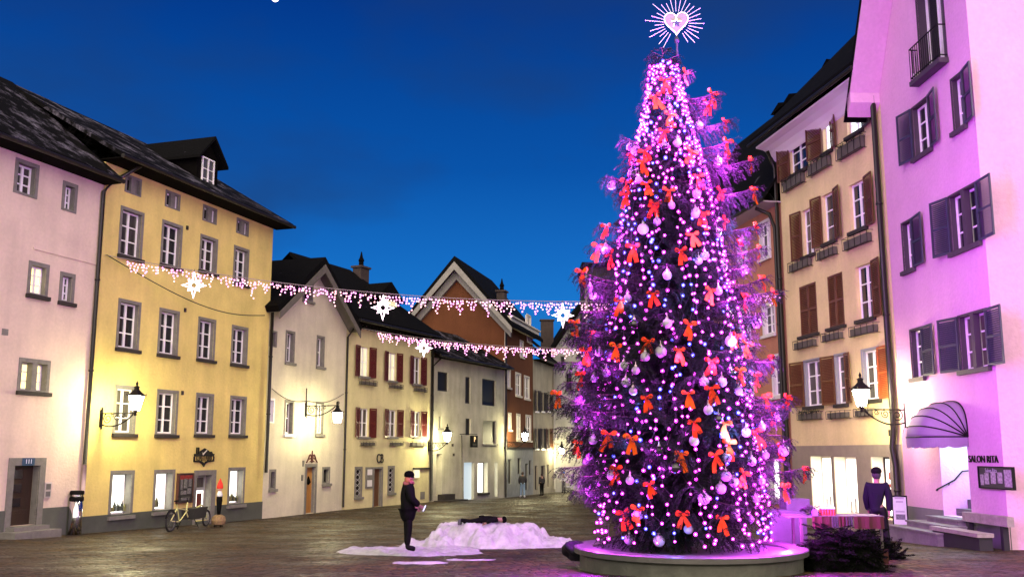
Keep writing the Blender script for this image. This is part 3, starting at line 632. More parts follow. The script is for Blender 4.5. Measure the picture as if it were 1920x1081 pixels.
zt = H.uz(880, 681)[1]; H.wall(gw, .01, uE, zt, 6); zr = H.uz(840, 628, 3.5)[1]; H.eave_roof(.05, uE, zt, zr, yr=3.5, ov=.6, m=tile_s, ovu=.0)
H.pipe([(.35, -.5, zt-.1), (.1, -.12, zt-.6), (.1, -.12, H.uz(806, 938)[1])], .06)
H.pipe([H.uz(863, 812)[:1]+(-.1,)+(H.uz(863, 815)[1],), H.uz(866, 936)[:1]+(-.1,)+(H.uz(866, 936)[1],)], .045, stone, 'conduit')
for a in ((847, 836), (849, 854)): u_, z_ = H.uz(*a); q = MB(); q.lathe([(.07, 0), (.07, .16)], (u_, -.06, z_), 8); q.build('wall_fitting', stone_d, H.root)
# ---- orange tall house: street side plus the gable facing the square
orange = plaster('burnt_orange_plaster', (.13, .048, .02)); H = House('orange_gabled_house', FF_, 'tall burnt-orange house whose broad gable rises above the grey-white house'); HF = H
cre = mat('cream_window_trim', (.6, .56, .45), .6)
for a in ((966.5, 976, 701, 740), (983, 992, 707, 746), (951.5, 956.5, 694, 725), (953, 958, 776, 804), (968.5, 975, 778, 823), (986, 995, 780, 824)): H.win(*a, sur=cre, sw=.12, gl=glass2, sill=cre, dep=.1, rows=2)
for a in ((988, 995, 592, 640), (975, 981, 640, 668)): H.win(*a, sur=cre, sw=.1, sill=cre, dep=.1)
for a in ((953, 959, 860, 906), (970.5, 976.5, 858, 888), (985, 990, 868, 918), (992, 997, 862, 890)): H.win(*a, gl=glass, fr=stone_d, cols=1, rows=1, sill=None, dep=.15, fw=.08)
zt = H.uz(970, 607)[1]; z_c = H.uz(972, 839.5)[1]; gD = 7.2
ops_save = list(H.ops)
H.wall(orange, 0, uF, zt, gD, zmin=z_c+.08); H.wall(mat('grey_ground_floor', (.30, .32, .29), .9, var=.3, vs=2, bump=.4), 0, uF, z_c-.06, gD, name='ground_floor')
q = MB(); q.box(-.1, uF, -.1, .3, z_c-.06, z_c+.08); q.build('cornice', stone_d, H.root)
q = MB(); q.box(-.1, uF+.1, -.5, -.002, zt-.55, zt); q.box(-.1, uF+.1, -.65, -.002, zt, zt+.1); q.build('eave_cornice', cre, H.root)
q = MB(); q.box(-.03, .25, -.03, -.002, z_c+.09, zt-.56); q.build('corner_pilaster', cre, H.root)
# gable triangle above eaves on the side u=0 (plane y = along depth), ridge along u
zpk = at(864, 500, 73).z
q = MB(); q.quad((0.0, 0, zt), (0.0, gD, zt), (0.0, gD/2, zpk-.3)); q.build('gable_wall', orange, H.root); q = MB(); q.quad((uF, 0, zt), (uF, gD, zt), (uF, gD/2, zpk-.3)); q.build('gable_wall', orange, H.root)
def roll(poly, x0, x1):
    return [(x0, a, b) for a, b in poly], [(x1, a, b) for a, b in poly]
def xprism(mb, poly, x0, x1):
    n = len(poly); b = len(mb.v); mb.v += [(x0, a, c) for a, c in poly] + [(x1, a, c) for a, c in poly]
    mb.f.append(tuple(b+i for i in range(n))); mb.mi.append(mb.cur); mb.f.append(tuple(b+n+i for i in reversed(range(n)))); mb.mi.append(mb.cur)
    for i in range(n): j = (i+1) % n; mb.f.append((b+i, b+n+i, b+n+j, b+j)); mb.mi.append(mb.cur)
q = MB(); mid = gD/2; sl = (zpk-zt)/mid
for ye in (-.75, gD+.75):
    zz = zpk-abs(ye-mid)*sl; xprism(q, [(mid, zpk+.03), (ye, zz+.03), (ye, zz+.3), (mid, zpk+.42)], -.9, uF+.5)
q.build('roof', tile_d, H.root)
q = MB()
for ye in (-.75, gD+.75):
    zz = zpk-abs(ye-mid)*sl; xprism(q, [(mid, zpk), (ye, zz), (ye, zz-.42), (mid, zpk-.6)], -.93, -.86)
    xprism(q, [(mid, zpk-.45), (ye*.94+mid*.06, zz-.05), (ye*.94+mid*.06, zz-.62), (mid, zpk-1.25)], -.32, -.01)
q.build('verge_boards', mat('grey_verge_boards', (.26, .25, .22), .8, var=.25), H.root)
chimney(H, 929, 953, 545, 600, 74)
H.pipe([(-.1, -.4, zt-.2), (.0, -.1, zt-.8), (.0, -.1, H.uz(948, 931)[1])], .07)
# ---- grey house with dark shutters
gy = plaster('dull_beige_plaster', (.40, .37, .27), .3); H = House('beige_street_house', FG, 'narrow beige house with dark shutters at the mouth of the lane'); HG = H
for x in (1001, 1012, 1023):
    H.win(x+2, x+7, 732-(x-1001)*-.3, 771, gl=glass, fr=shut_k, shL=x-1.5, shR=x+10, shm=shut_k, dep=.12, sill=white); H.win(x+2, x+7, 803, 841, gl=glass, fr=shut_k, shL=x-1.5, shR=x+10, shm=shut_b if x > 1020 else shut_k, dep=.12, sill=white)
for a in ((1003, 1008, 872, 918), (1014, 1022, 872, 915), (1026, 1029, 870, 912)): H.win(*a, gl=glass, fr=shut_k, cols=1, rows=1, sill=None)
zt = H.uz(1018, 680)[1]; H.wall(gy, .01, uG, zt, 5); H.eave_roof(.05, uG, zt, zt+2.6, yr=3, ov=.6, m=tile_d, ovu=0)
H.pipe([(uG-.1, -.15, zt-.2), (uG-.1, -.15, H.uz(1036, 916)[1])], .08, mat('pale_pipe', (.35, .34, .3), .5))
# ---- end of the lane: second row house, gabled house, arch house
FH, _ = chain(FG, 1037, 1300); H = House('lane_house', FH, 'plain grey house in the lane just past the dark-shuttered house'); HH = H
uH = H.uz(1056, 800)[0]
for a in ((1040, 1043, 700, 730), (1047, 1050, 700, 730), (1038.5, 1041.5, 872, 895), (1045, 1048, 872, 895)): H.win(*a, gl=lit_w if a[2] > 800 else glass, fr=stone_d, cols=1, rows=2, sill=None, fw=.07)
zt = H.uz(1046, 690)[1]; H.wall(gy, .01, uH, zt, 5); H.eave_roof(.0, uH, zt, zt+3, yr=3, ov=.5, m=tile_d, ovu=0)
pE = FH.w(uH); FI = Fac((pE.x, pE.y+1.5), (1, .12))
arc = plaster('creamy_lane_plaster', (.60, .52, .30)); H = House('arched_house', FI, 'cream house with a broad arch closing the end of the lane'); HI = H
wI = H.uz(1230, 850)[0]
H.win(1084, 1107, 864, 893, gl=curt, sur=stone, sw=.12, cols=2, rows=1, fr=stone_d, sill=stone)
a = H.hole(1067, 1073, 875, 914, dep=1.2); q = MB(); q.box(a[0]-.05, a[1]+.05, 1.2, 1.3, a[2], a[3]); q.build('lit_doorway', lit_w, H.root)
u_, z_ = H.uz(1066, 903); 
for a in ((1070, 1078, 895, 899), (1074, 1080, 905, 909)): r_ = H.rect(*a); q = MB(); q.box(r_[0], r_[1], -.04, -.001, r_[2], r_[3]); q.build('vent_cover', stone, H.root)
zt = H.uz(1100, 722)[1]; H.wall(arc, 0, wI, zt, 7); H.eave_roof(0, wI, zt, zt+4.5, yr=3.5, ov=.6, m=tile_d)
# projecting timber gallery with an arch beneath
zg = H.uz(1080, 838)[1]; zg2 = H.uz(1080, 785)[1]; ga0 = H.uz(1052, 850)[0]; ga1 = wI
q = MB(); n = 14; cx = H.uz(1105, 860)[0]; rad = (cx-ga0)*.98; zc = H.uz(1080, 873)[1]
pl = [(ga0, zg+.3), (ga0, zc)] + [(cx-rad*math.cos(math.pi/2*k/n), zc+(zg-zc)*.95*math.sin(math.pi/2*k/n)) for k in range(n+1)] + [(ga1, zg-.05), (ga1, zg+.3)]
q.prism(pl, -1.6, -1.3); q.build('arch', mat('arch_stone', (.33, .31, .26), .9, var=.3), H.root)
q = MB(); q.box(ga0, ga1, -1.7, -.01, zg+.3, zg+.42); q.box(ga0-.2, ga1, -2.2, -.01, zg2, zg2+.12)
for k in range(12): u = ga0+(ga1-ga0)*k/11; q.box(u-.05, u+.05, -1.7, -1.6, zg+.42, zg2)
for k in range(11): u = ga0+(ga1-ga0)*k/11; q.bar((u, -1.65, zg+.42), (u+(ga1-ga0)/11, -1.65, zg2), .05)
q.box(ga0, ga1, -1.7, -1.6, (zg+zg2)/2+.2, (zg+zg2)/2+.3); q.build('timber_gallery', wood_d, H.root)
q = MB(); q.quad((ga0-.3, -2.6, zg2-.5), (ga1, -2.6, zg2-.5), (ga1, -.05, zg2+1.5), (ga0-.3, -.05, zg2+1.5)); q.quad((ga0-.3, -2.6, zg2-.62), (ga1, -2.6, zg2-.62), (ga1, -.05, zg2+1.38), (ga0-.3, -.05, zg2+1.38)); q.quad((ga0-.3, -2.6, zg2-.62), (ga1, -2.6, zg2-.62), (ga1, -2.6, zg2-.5), (ga0-.3, -2.6, zg2-.5)); q.build('gallery_roof', tile_d, H.root)
# grey gabled house above the lane (left rake visible left of the tree)
D = 88; gA = at(1030, 700, D); FN = Fac((gA.x, D), (1, .06)); H = House('grey_gabled_house', FN, 'tall grey gabled house rising behind the left branches of the tree'); HN = H
u0_ = H.uz(1037, 700)[0]; up_, zp_ = H.uz(1088, 572); u1_ = 2*up_-u0_; ze = H.uz(1037, 652)[1]
H.win(1052, 1058, 668, 690, gl=glass, fr=stone_d, sur=stone, sw=.1, rows=2); H.win(1082, 1092, 640, 668, gl=glass, fr=stone_d, sur=stone, sw=.1, rows=2); H.win(1062, 1072, 700, 730, gl=glass, fr=stone_d, sur=stone, sw=.1); H.win(1090, 1100, 700, 730, gl=glass, fr=stone_d, sur=stone, sw=.1)
gn = plaster('cool_grey_plaster', (.34, .34, .31), .3); H.gable_wall(gn, u0_, u1_, ze, ze, up_, zp_, depth=10); H.gable_roof(u0_, u1_, ze, ze, up_, zp_, 10, ov=.8, fo_=.6)
chimney(H, 1012, 1040, 599, 700, 92, pot=False)
# ---- right side of the square
K0 = ghit(1703, 1008); dK = vpdir(650, True); dL = vpdir(905, True)
FKn = Fac(K0, dK); uKn = FKn.uv(1487, 880)[0]; FK = Fac(FKn.w(uKn), dK); wK = -uKn
FL = Fac(K0, dL); wL = FL.uv(1884, 900)[0]
dJ = vpdir(640, True); wJ = 13.5; FJ = Fac(FK.O - dJ*wJ, dJ)
print('right', FK.O[:2], 'wK', round(wK, 1), 'K0', K0[:2], 'wL', round(wL, 1))
kc = plaster('cream_peach_plaster', (.70, .58, .30)); H = House('brown_shuttered_house', FK, 'tall cream house with brown shutters and three lit shop openings at street level'); HK = H
H.win(1482, 1514, 258, 324, shL=1465, shm=shut_b, cols=2, fr=white, dep=.12, rows=3, gl=glass, fw=.05); H.win(1543, 1559, 220, 286, shL=1521, shR=1572, shm=shut_b, cols=1, gl=lit_c, rows=3)
H.win(1587, 1617, 182, 252, shR=1638, shm=shut_k, cols=2, gl=lit_c, rows=3)
H.win(1505, 1526, 390, 480, shL=1490, shm=shut_b, cols=2); H.win(1543, 1566, 361, 455, shL=1528, shR=1582, shm=shut_b, cols=1); H.win(1593, 1624, 340, 432, shR=1645, shm=shut_b, cols=2, gl=glass)
H.closed(1500, 1532, 532, 628, shut_b); H.closed(1553, 1582, 513, 613, shut_b); H.win(1606, 1638, 495, 599, shR=1659, shm=shut_b, cols=2)
sg = mat('blue_grey_trim', (.22, .23, .26), .7)
H.win(1510, 1541, 675, 760, shL=1491, shm=shut_b, cols=2, sur=sg, sw=.07, gl=glass2); H.win(1568, 1587, 665, 756, shL=1549, shR=1601, shm=shut_b, cols=1, sur=sg, sw=.07, gl=glass2); H.win(1619, 1649, 655, 748, shR=1677, shm=shut_o, cols=2, sur=sg, sw=.07, gl=glass2)
rev = mat('lit_cream_reveal', (.75, .75, .55), .8)
for a in ((1522, 1561, 855, 945), (1566, 1608, 856, 948), (1636, 1671, 856, 950)):
    u0, u1, z0, z1 = H.rect(*a); z0 = H.uz(1540, 950)[1]-.15; dp = .5; H.ops.append((u0, u1, z0, z1, dp))
    q = MB(); q.box(u0, u0+.06, dp-.06, dp, z0, z1); q.box(u1-.06, u1, dp-.06, dp, z0, z1); q.box(u0+.06, u1-.06, dp-.06, dp, z1-.07, z1); q.box(u0+.06, u1-.06, dp-.06, dp, z0, z0+.08); wf = q.build('shop_window', stone_d if a[0] > 1600 else white, H.root)
    q = MB(); q.quad((u0, dp-.02, z0), (u1, dp-.02, z0), (u1, dp-.02, z1), (u0, dp-.02, z1)); q.build('pane', lit_w, wf)
    q = MB(); q.quad((u0+.004, .01, z0), (u0+.004, dp-.07, z0), (u0+.004, dp-.07, z1), (u0+.004, .01, z1)); q.build('reveal', rev, wf)
    if a[0] > 1600:
        q = MB(); q.box(u0+.3, u0+.55, dp-.09, dp-.07, z0+1.0, z0+1.12); q.box(u0+.3, u0+.5, dp-.09, dp-.07, z0+1.25, z0+1.5); q.build('window_lettering', mat('poster_red', (.5, .08, .04), .6), wf)
    else:
        q = MB()
        for k in range(3): q.box(u0+.3+.3*k, u0+.42+.3*k, dp-.12, dp-.07, z0+.05, z0+.45+.1*k)
        q.build('goods', mat('pale_goods', (.45, .45, .4), .6), wf)
zt = H.uz(1560, 195)[1]; zt = H.uz(1545, 215)[1]; zb_ = H.uz(1580, 834)[1]
H.wall(kc, 0, wK-.01, zt, 9); 
gb = mat('taupe_base_render', (.27, .23, .17), .9, var=.2, vs=2, bump=.3); mb = MB(); wall_grid(mb, 0.001, wK-.02, -4, zb_, H.ops, y=-.025, depth=.025); mb.quad((0, -.025, zb_), (wK-.02, -.025, zb_), (wK-.02, 0, zb_), (0, 0, zb_)); mb.build('base_band', gb, H.root)
# white coved eaves
q = MB(); cv = [(0, zt-.55), (-.06, zt-.5), (-.14, zt-.36), (-.3, zt-.2), (-.55, zt-.08), (-.85, zt-.02), (-.85, zt+.05), (0, zt+.05)]
xprism(q, cv, -.3, wK-.05); q.build('coved_eave', mat('cove_white', (.72, .66, .66), .7), H.root)
zr = H.uz(1545, 118, 5)[1]; rK, zoK = H.eave_roof(-.35, wK+.0, zt+.10, zr, yr=5, ov=1.0, m=tile_d, fascia=None, ovu=.2, th=.3)
q = MB()
for (px, py, pd, ww, hh) in ((1600, 130, 1.6, .9, .8), (1545, 165, 2.0, 1.0, .9), (1500, 190, 1.6, .8, .7), (1480, 205, 1.2, .7, .6), (1570, 130, 3.6, .8, 1.0)):
    u_, z_ = H.uz(px, py, pd); q.box(u_-ww, u_+ww, pd-.3, pd+1.6, z_-1.2, z_); q.prism([(u_-ww-.15, z_), (u_+ww+.15, z_), (u_, z_+hh*.45)], pd-.5, pd+1.8)
q.build('dormer', wood_d, H.root)
for i, a in enumerate(((1475, 1512, 322, 352), (1522, 1562, 290, 322), (1577, 1625, 254, 290))): flower_box(H, *a, 'planted flower box under a top-floor window of the brown-shuttered house, ' + ('left', 'middle', 'right')[i] + ' one', True)
for i, a in enumerate(((1487, 1525, 482, 505), (1540, 1573, 459, 483), (1590, 1638, 434, 462))): flower_box(H, *a, 'empty flower box under a third-floor window of the brown-shuttered house, ' + ('left', 'middle', 'right')[i] + ' one')
for i, a in enumerate(((1497, 1534, 632, 652), (1550, 1584, 618, 638), (1603, 1650, 604, 627))): flower_box(H, *a, 'bare flower box rack under a second-floor window of the brown-shuttered house, ' + ('left', 'middle', 'right')[i] + ' one')
for i, a in enumerate(((1505, 1543, 768, 786), (1560, 1596, 766, 784), (1612, 1640, 762, 780))): flower_box(H, *a, 'flower box just above the taupe base of the brown-shuttered house, ' + ('left', 'middle', 'right')[i] + ' one', i == 0)
H.pipe([(.0, -.5, zt-.2), (-.05, -.16, zt-.9), (-.05, -.16, H.uz(1487, 960)[1])], .08)
H.pipe([(wK-.15, -.9, zt+.25), (wK-.12, -.5, zt-.1), (wK-.12, -.2, zt-.7), (wK-.12, -.2, H.uz(1690, 830)[1]+.4), (wK-.25, -.2, H.uz(1690, 838)[1]), (wK-.12, -.2, H.uz(1690, 870)[1]), (wK-.12, -.2, -.1)], .095)
u_, z_ = H.uz(1674, 811); q = MB(); q.lathe([(.09, 0), (.09, .2)], (u_, -.06, z_-.1), 8); q.build('wall_fitting', stone_d, H.root)
# ---- purple lit house
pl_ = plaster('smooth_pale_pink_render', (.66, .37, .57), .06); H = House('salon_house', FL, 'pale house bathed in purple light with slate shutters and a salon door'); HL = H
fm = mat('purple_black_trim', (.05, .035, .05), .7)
H.win(1713, 1745, 191, 289, shL=1693, shR=1767, shm=shut_g, sill=fm, fr=white, sur=fm, sw=.06, dep=.2, cols=2); H.win(1787, 1809, 141, 243, shR=1835, shm=shut_g, sill=fm, sur=fm, sw=.06, dep=.2, cols=2)
H.win(1694, 1713, 415, 506, shR=1738, shm=shut_g, sill=fm, sur=fm, sw=.06, dep=.2, cols=2, open_=6); H.win(1783, 1836, 355, 464, shL=1759, shR=1869, shm=shut_g, sill=fm, sur=fm, sw=.06, dep=.2, cols=2, mull=.09, open_=(12, 3))
H.win(1710, 1732, 617, 707, shR=1759, shm=shut_g, sill=fm, sur=fm, sw=.06, dep=.2, cols=2, open_=6); H.win(1801, 1853, 587, 690, shL=1775, shR=1887, shm=shut_g, sill=fm, sur=fm, sw=.06, dep=.2, cols=2, mull=.09, gl=glass2, open_=(12, 3))
# french door with iron balcony
u0, u1, z0, z1 = H.win(1722, 1771, -40, 135, sill=None, sur=fm, sw=.06, dep=.3, cols=2, rows=1, fw=.09) and H.rect(1722, 1771, -40, 135)
q = MB(); q.box(u0-.2, u1+.15, -.32, -.03, z0-.16, z0-.02); bal = q.build('balcony', fm, H.root)
q = MB()
for z in (z0+.08, z0+1.0): q.bar((u0-.15, -.28, z), (u1+.1, -.28, z), .03); q.bar((u0-.15, -.28, z), (u0-.15, -.03, z), .03); q.bar((u1+.1, -.28, z), (u1+.1, -.03, z), .03)
n = 15
for k in range(n): u = u0-.15+(u1-u0+.25)*k/(n-1); q.bar((u, -.28, z0-.02), (u, -.28, z0+1.0), .018)
for k in (1, 2): q.bar((u0-.15, -.28+.09*k, z0-.02), (u0-.15, -.28+.09*k, z0+1), .018)
q.build('railing', iron, bal)
q = MB(); q.lathe([(.09, 0), (.13, .2)], (u0-.03, -.15, z0-.02), 10); q.build('flower_pot', mat('pale_pot', (.55, .5, .5), .8), bal)
# recessed doorway
a = H.rect(1764, 1816, 800, 958); zt0 = H.uz(1790, 800)[1]; zd0 = H.uz(1790, 968)[1]; dp = 1.3
H.ops.append((a[0], a[1], zd0, zt0, dp)); DU0, DU1 = a[0], a[1]
q = MB(); q.box(a[0]+.02, a[1]-.02, dp-.05, dp, zd0+.5, zt0-.02); ed = q.build('door', mat('white_salon_door', (.7, .72, .72), .4), H.root)
q = MB(); q.box(a[0]+.15, a[1]-.15, dp-.06, dp-.051, zd0+.95, zt0-.2); q.build('pane', lit_c, ed)
q = MB(); q.box(a[1]-.25, a[1]-.2, dp-.12, dp-.06, zd0+1.4, zd0+1.6); q.build('handle', iron, ed)
q = MB(); q.box(a[0]+.15, a[1]-.15, .35, .9, zt0-.06, zt0-.02); q.build('doorway_light', mat('doorway_lamp', (.8, .9, 1), .4, emit=(.5, .9, 1), es=16), H.root)
# balcony/gable top: rake soffit on the left side
zt = H.uz(1690, 128)[1]
u1s, z1s = H.uz(1672, 150); rk0 = (-.02, zt+.2); rk1 = H.uz(1680, 0)
sl = (H.uz(1700, -120)[1]-zt)/max(H.uz(1700, -120)[0], .5)
up_ = wL*.62; zp_ = zt + 6.5
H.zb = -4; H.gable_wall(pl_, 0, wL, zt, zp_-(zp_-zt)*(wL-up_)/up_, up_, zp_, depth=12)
q = MB()
dx, dz = up_, zp_-zt; l = math.hypot(dx, dz)
q.prism([(-.35, zt-.35*dz/dx-.05), (up_, zp_-.05), (up_, zp_+.45), (-.75, zt-.75*dz/dx+.35)], -1.0, 12); q.build('roof', tile_d, H.root)
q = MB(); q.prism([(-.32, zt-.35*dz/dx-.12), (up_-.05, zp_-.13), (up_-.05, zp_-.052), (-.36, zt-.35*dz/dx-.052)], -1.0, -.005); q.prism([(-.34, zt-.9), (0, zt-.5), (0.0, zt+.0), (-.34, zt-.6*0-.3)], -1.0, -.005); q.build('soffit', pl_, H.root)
q = MB(); wr = up_*1.0; zr0 = zp_
q.prism([(up_, zp_-.05), (wL+.6, zp_-(wL+.6-up_)*dz/dx-.05), (wL+.6, zp_-(wL+.6-up_)*dz/dx+.4), (up_, zp_+.45)], -1.0, 12); q.build('roof_slope', tile_d, H.root)
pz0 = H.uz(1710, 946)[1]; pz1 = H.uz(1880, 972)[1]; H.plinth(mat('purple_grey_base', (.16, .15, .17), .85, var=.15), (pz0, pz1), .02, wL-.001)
# lettering and poster case
u_, z_ = H.uz(1845, 860.5); text('SALON RITA', .265, .012, 'lettering', iron, H.root, face_M(u_, -.03, z_, 1.05))
u0, u1, z0, z1 = H.rect(1840, 1903, 876, 914)
pc = empty('poster_case', FL.w((u0+u1)/2, 0, z0), FL.rz, 'dark framed poster case with portraits below the salon lettering', 'poster case'); hw = (u1-u0)/2; hh = z1-z0
q = MB(); q.box(-hw, hw, -.05, -.002, 0, hh); q.build('backing', mat('dark_backing', (.025, .02, .03), .5), pc)
q = MB(); q.box(-hw-.03, -hw, -.08, -.002, -.03, hh+.03); q.box(hw, hw+.03, -.08, -.002, -.03, hh+.03); q.box(-hw, hw, -.08, -.002, -.03, 0); q.box(-hw, hw, -.08, -.002, hh, hh+.03); q.build('frame', iron, pc)
pw = mat('poster_print', (.55, .5, .55), .5, var=.75, vs=16)
for (x, w_, z, h_) in ((-.62, .1, .08, .4), (-.4, .13, .12, .42), (-.1, .15, .15, .45), (.2, .14, .18, .4), (.55, .22, .06, .62)):
    x *= hw/.75; q = MB(); q.box(x-w_*.8, x+w_*.8, -.062, -.051, z*hh/.75, min((z+h_)*hh/.75, hh-.03)); q.build('poster', pw, pc)
text('Salon Rita', .15, .003, 'poster_lettering', mat('poster_ink', (.4, .35, .45), .6), pc, face_M(-.25*hw, -.055, hh-.08))
u_, z_ = H.uz(1912, 802); q = MB()
# curved awning
AU0, AU1 = H.uz(1757, 830)[0], H.uz(1816, 830)[0]; AZ = H.uz(1814, 818)[1]; rad = 1.12; top = H.uz(1785, 752)[1]-AZ
aw = empty('dome_awning', FL.w((AU0+AU1)/2, 0, AZ), FL.rz, 'curved purple-lit fabric awning over the salon door', 'awning'); hw = (AU1-AU0)/2+.03
def hoop(phi, n=20):
    out = []
    for k in range(n+1):
        t = math.pi*k/n; c, s_ = math.cos(t), math.sin(t)
        x = -hw*(abs(c)**.7)*(1 if c > 0 else -1); r_ = s_**.62
        out.append(Vector((x, -rad*r_*math.sin(phi)-.02, top*r_*math.cos(phi))))
    return out
nh = 5; hs = [hoop(math.pi/2*k/(nh*3)) for k in range(nh*3+1)]
q = MB()
for a_, b_ in zip(hs, hs[1:]):
    for k in range(20): q.quad(a_[k], a_[k+1], b_[k+1], b_[k])
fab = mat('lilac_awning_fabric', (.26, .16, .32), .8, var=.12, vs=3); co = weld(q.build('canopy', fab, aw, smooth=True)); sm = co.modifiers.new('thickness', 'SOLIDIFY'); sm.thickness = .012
q = MB()
for k in range(nh+1): q.tube([p*1.012 for p in hoop(math.pi/2*k/nh)], .018, 5)
q.build('ribs', iron, aw)
q = MB(); hp_ = hoop(math.pi/2, 40)
for k in range(40):
    a_, b_ = hp_[k], hp_[k+1]; d1_ = .26+.05*abs(math.sin(k*math.pi/4)); d2_ = .26+.05*abs(math.sin((k+1)*math.pi/4)); q.quad(a_, b_, b_-Vector((0, 0, d2_)), a_-Vector((0, 0, d1_)))
vo = q.build('valance', fab, aw); vo.modifiers.new('thickness', 'SOLIDIFY').thickness = .01
Mx = Matrix.Translation((-hw*.45, -rad*1.0-.0, .17)) @ Matrix.Rotation(R(78), 4, 'X'); text('Rita', .27, .004, 'awning_lettering', iron, aw, Matrix.Translation((-.50*hw-.0, -rad*1.04, .20)) @ Matrix.Rotation(R(-22), 4, 'Z') @ Matrix.Rotation(R(75), 4, 'X'))
# steps and handrail
st = empty('entrance_steps', FL.w(DU0, 0, 0), FL.rz, 'stone steps leading up to the salon door', 'steps'); wD = DU1-DU0; g0 = gz(0, K0.y-3)
for i, (e0, e1, yo, zz) in enumerate(((-1.3, .35, -1.15, zd0-.34), (-.75, .3, -.78, zd0-.17), (-.2, .05, -.42, zd0-.01))):
    q = MB(); q.box(e0, wD+e1, yo, -.032, -1.2, zz-.05); q.box(e0-.03, wD+e1+.03, yo-.04, -.032, zz-.049, zz); q.build('step', mat('step_stone', (.22, .20, .20), .8, var=.4, bump=.4), st)
q = MB(); q.box(.03, wD-.03, .02, dp-.1, zd0, zd0+.5) if 0 else q.box(.03, wD-.03, .35, dp-.06, zd0+.001, zd0+.2); q.box(.03, wD-.03, .7, dp-.06, zd0+.2, zd0+.45); q.build('inner_step', mat('dark_step', (.1, .09, .1), .8), st)
hr = empty('handrail', FL.w(DU0, 0, 0), FL.rz, 'dark iron handrail on the wall of the salon doorway', 'handrail')
q = MB(); q.tube([(.06, -.15, zd0+.75), (.06, .35, zd0+1.0), (.06, .6, zd0+1.25), (.06, 1.15, zd0+1.3)], .022, 6); q.tube([(.06, -.15, zd0+.75), (.06, -.2, zd0+.70)], .03, 6); q.build('rail', iron, hr)
q = MB(); q.tube([(.0, .2, zd0+.85), (.06, .2, zd0+.92)], .012, 5); q.tube([(.0, .9, zd0+1.2), (.06, .9, zd0+1.27)], .012, 5); q.build('bracket', iron, hr)
# ---- neighbour house to the right (gable end set at an angle, lit by a lantern out of the frame)
FM = Fac(FL.w(wL), (1, .75)); H = House('peach_corner_house', FM, 'blank peach wall lit warm at the right edge beyond the purple house'); HM = H
u0, u1, z0, z1 = H.rect(1899, 1915, 25, 52); H.ops.append((u0, u1, z0, z1, .2)); q = MB(); q.box(u0, u1, .15, .2, z0, z1); q.build('small_window', blk, H.root)
H.wall(plaster('peach_plaster', (.62, .46, .28), .14), .01, 7, 17, 8, sides=False); H.plinth(mat('purple_grey_base', (.16, .15, .17), .85), (pz1, pz1), .02, 6.9)
u_, z_ = H.uz(1916, 802); q = MB(); q.box(u_-.12, u_+.14, -.2, -.002, z_-.1, z_+.07); q.build('meter_box', stone, H.root)
# ---- orange house right of the tree
oj = plaster('dull_terracotta_plaster', (.42, .20, .12)); H = House('terracotta_house', FJ, 'terracotta house with white window frames just right of the tree'); HJ = H
wt = mat('white_stone_frame', (.6, .58, .56), .7)
for a in ((1426, 1443, 417, 482), (1432, 1452, 572, 625), (1450, 1466, 668, 740), (1385, 1400, 450, 505), (1388, 1406, 580, 650), (1396, 1412, 690, 760), (1340, 1352, 480, 540), (1345, 1358, 610, 670), (1290, 1300, 510, 560)): H.win(*a, sur=wt, sw=.12, sill=wt, dep=.16, cols=2)
for a in ((1440, 1462, 858, 935), (1380, 1400, 862, 925), (1330, 1350, 862, 920)): H.win(*a, gl=lit_w if a[0] != 1330 else lit_y, sur=stone, dep=.3, sill=stone, cols=1, rows=1)
zt = H.uz(1430, 398)[1]; H.wall(oj, 0, wJ-.01, zt, 8); zr = H.uz(1410, 255, 4)[1]; H.eave_roof(0, wJ, zt, zr, yr=4, ov=.8, ovu=.05, soffit=mat('pale_soffit', (.35, .3, .3), .8))
H.pipe([(wJ-.8, -.75, zt-.1), (wJ-.5, -.3, zt-.4), (wJ-.35, -.15, zt-1), (wJ-.35, -.15, -.2)], .08)
# dark shop awning low on the terracotta wall
# ---- tall grey house behind the tree + dark timber tower
FP = Fac(FJ.O - vpdir(640, True)*9.0, vpdir(640, True)); H = House('tall_grey_house', FP, 'tall grey house almost hidden behind the upper part of the tree'); HP = H
for a in ((1176, 1186, 430, 480), (1200, 1212, 420, 480), (1176, 1186, 520, 575), (1200, 1212, 520, 575), (1178, 1188, 620, 670), (1204, 1216, 620, 680), (1186, 1196, 740, 790), (1212, 1224, 740, 790)): H.win(*a, sur=stone, sw=.1, dep=.14)
zt = H.uz(1200, 400)[1]; H.wall(plaster('mid_grey_plaster', (.38, .36, .30), .3), 0, 8.9, zt, 7); H.eave_roof(0, 8.9, zt, zt+2.0, yr=3.5, ov=.6)  # grey plaster is the wall's own colour
D = 62; a = at(1095, 492, D); b = at(1164, 700, D); FT = Fac((a.x, D), (1, 0)); H = House('dark_timber_tower', FT, 'dark timber-clad stair tower left of the tree behind its branches', 'tower')
wT = b.x-a.x; q = MB(); q.box(0, wT, 0, 4, -4, a.z-.3); q.build('wall', mat('black_timber', (.025, .02, .018), .85, var=.5, vs=3, stretch=(8, 8, .4)), H.root)
q = MB(); q.box(-.15, wT+.15, -.15, 4.1, a.z-.3, a.z); q.build('roof', tile_d, H.root)
q = MB(); q.box(.05, .2, -.05, -.002, b.z, a.z-.6); q.bar((.5, -.06, b.z+1), (1.7, -.06, a.z-1.6), .5, .06); q.box(wT-.3, wT-.15, -.05, -.002, b.z, a.z-.6); q.build('struts', mat('pale_timber', (.22, .2, .16), .8), H.root)
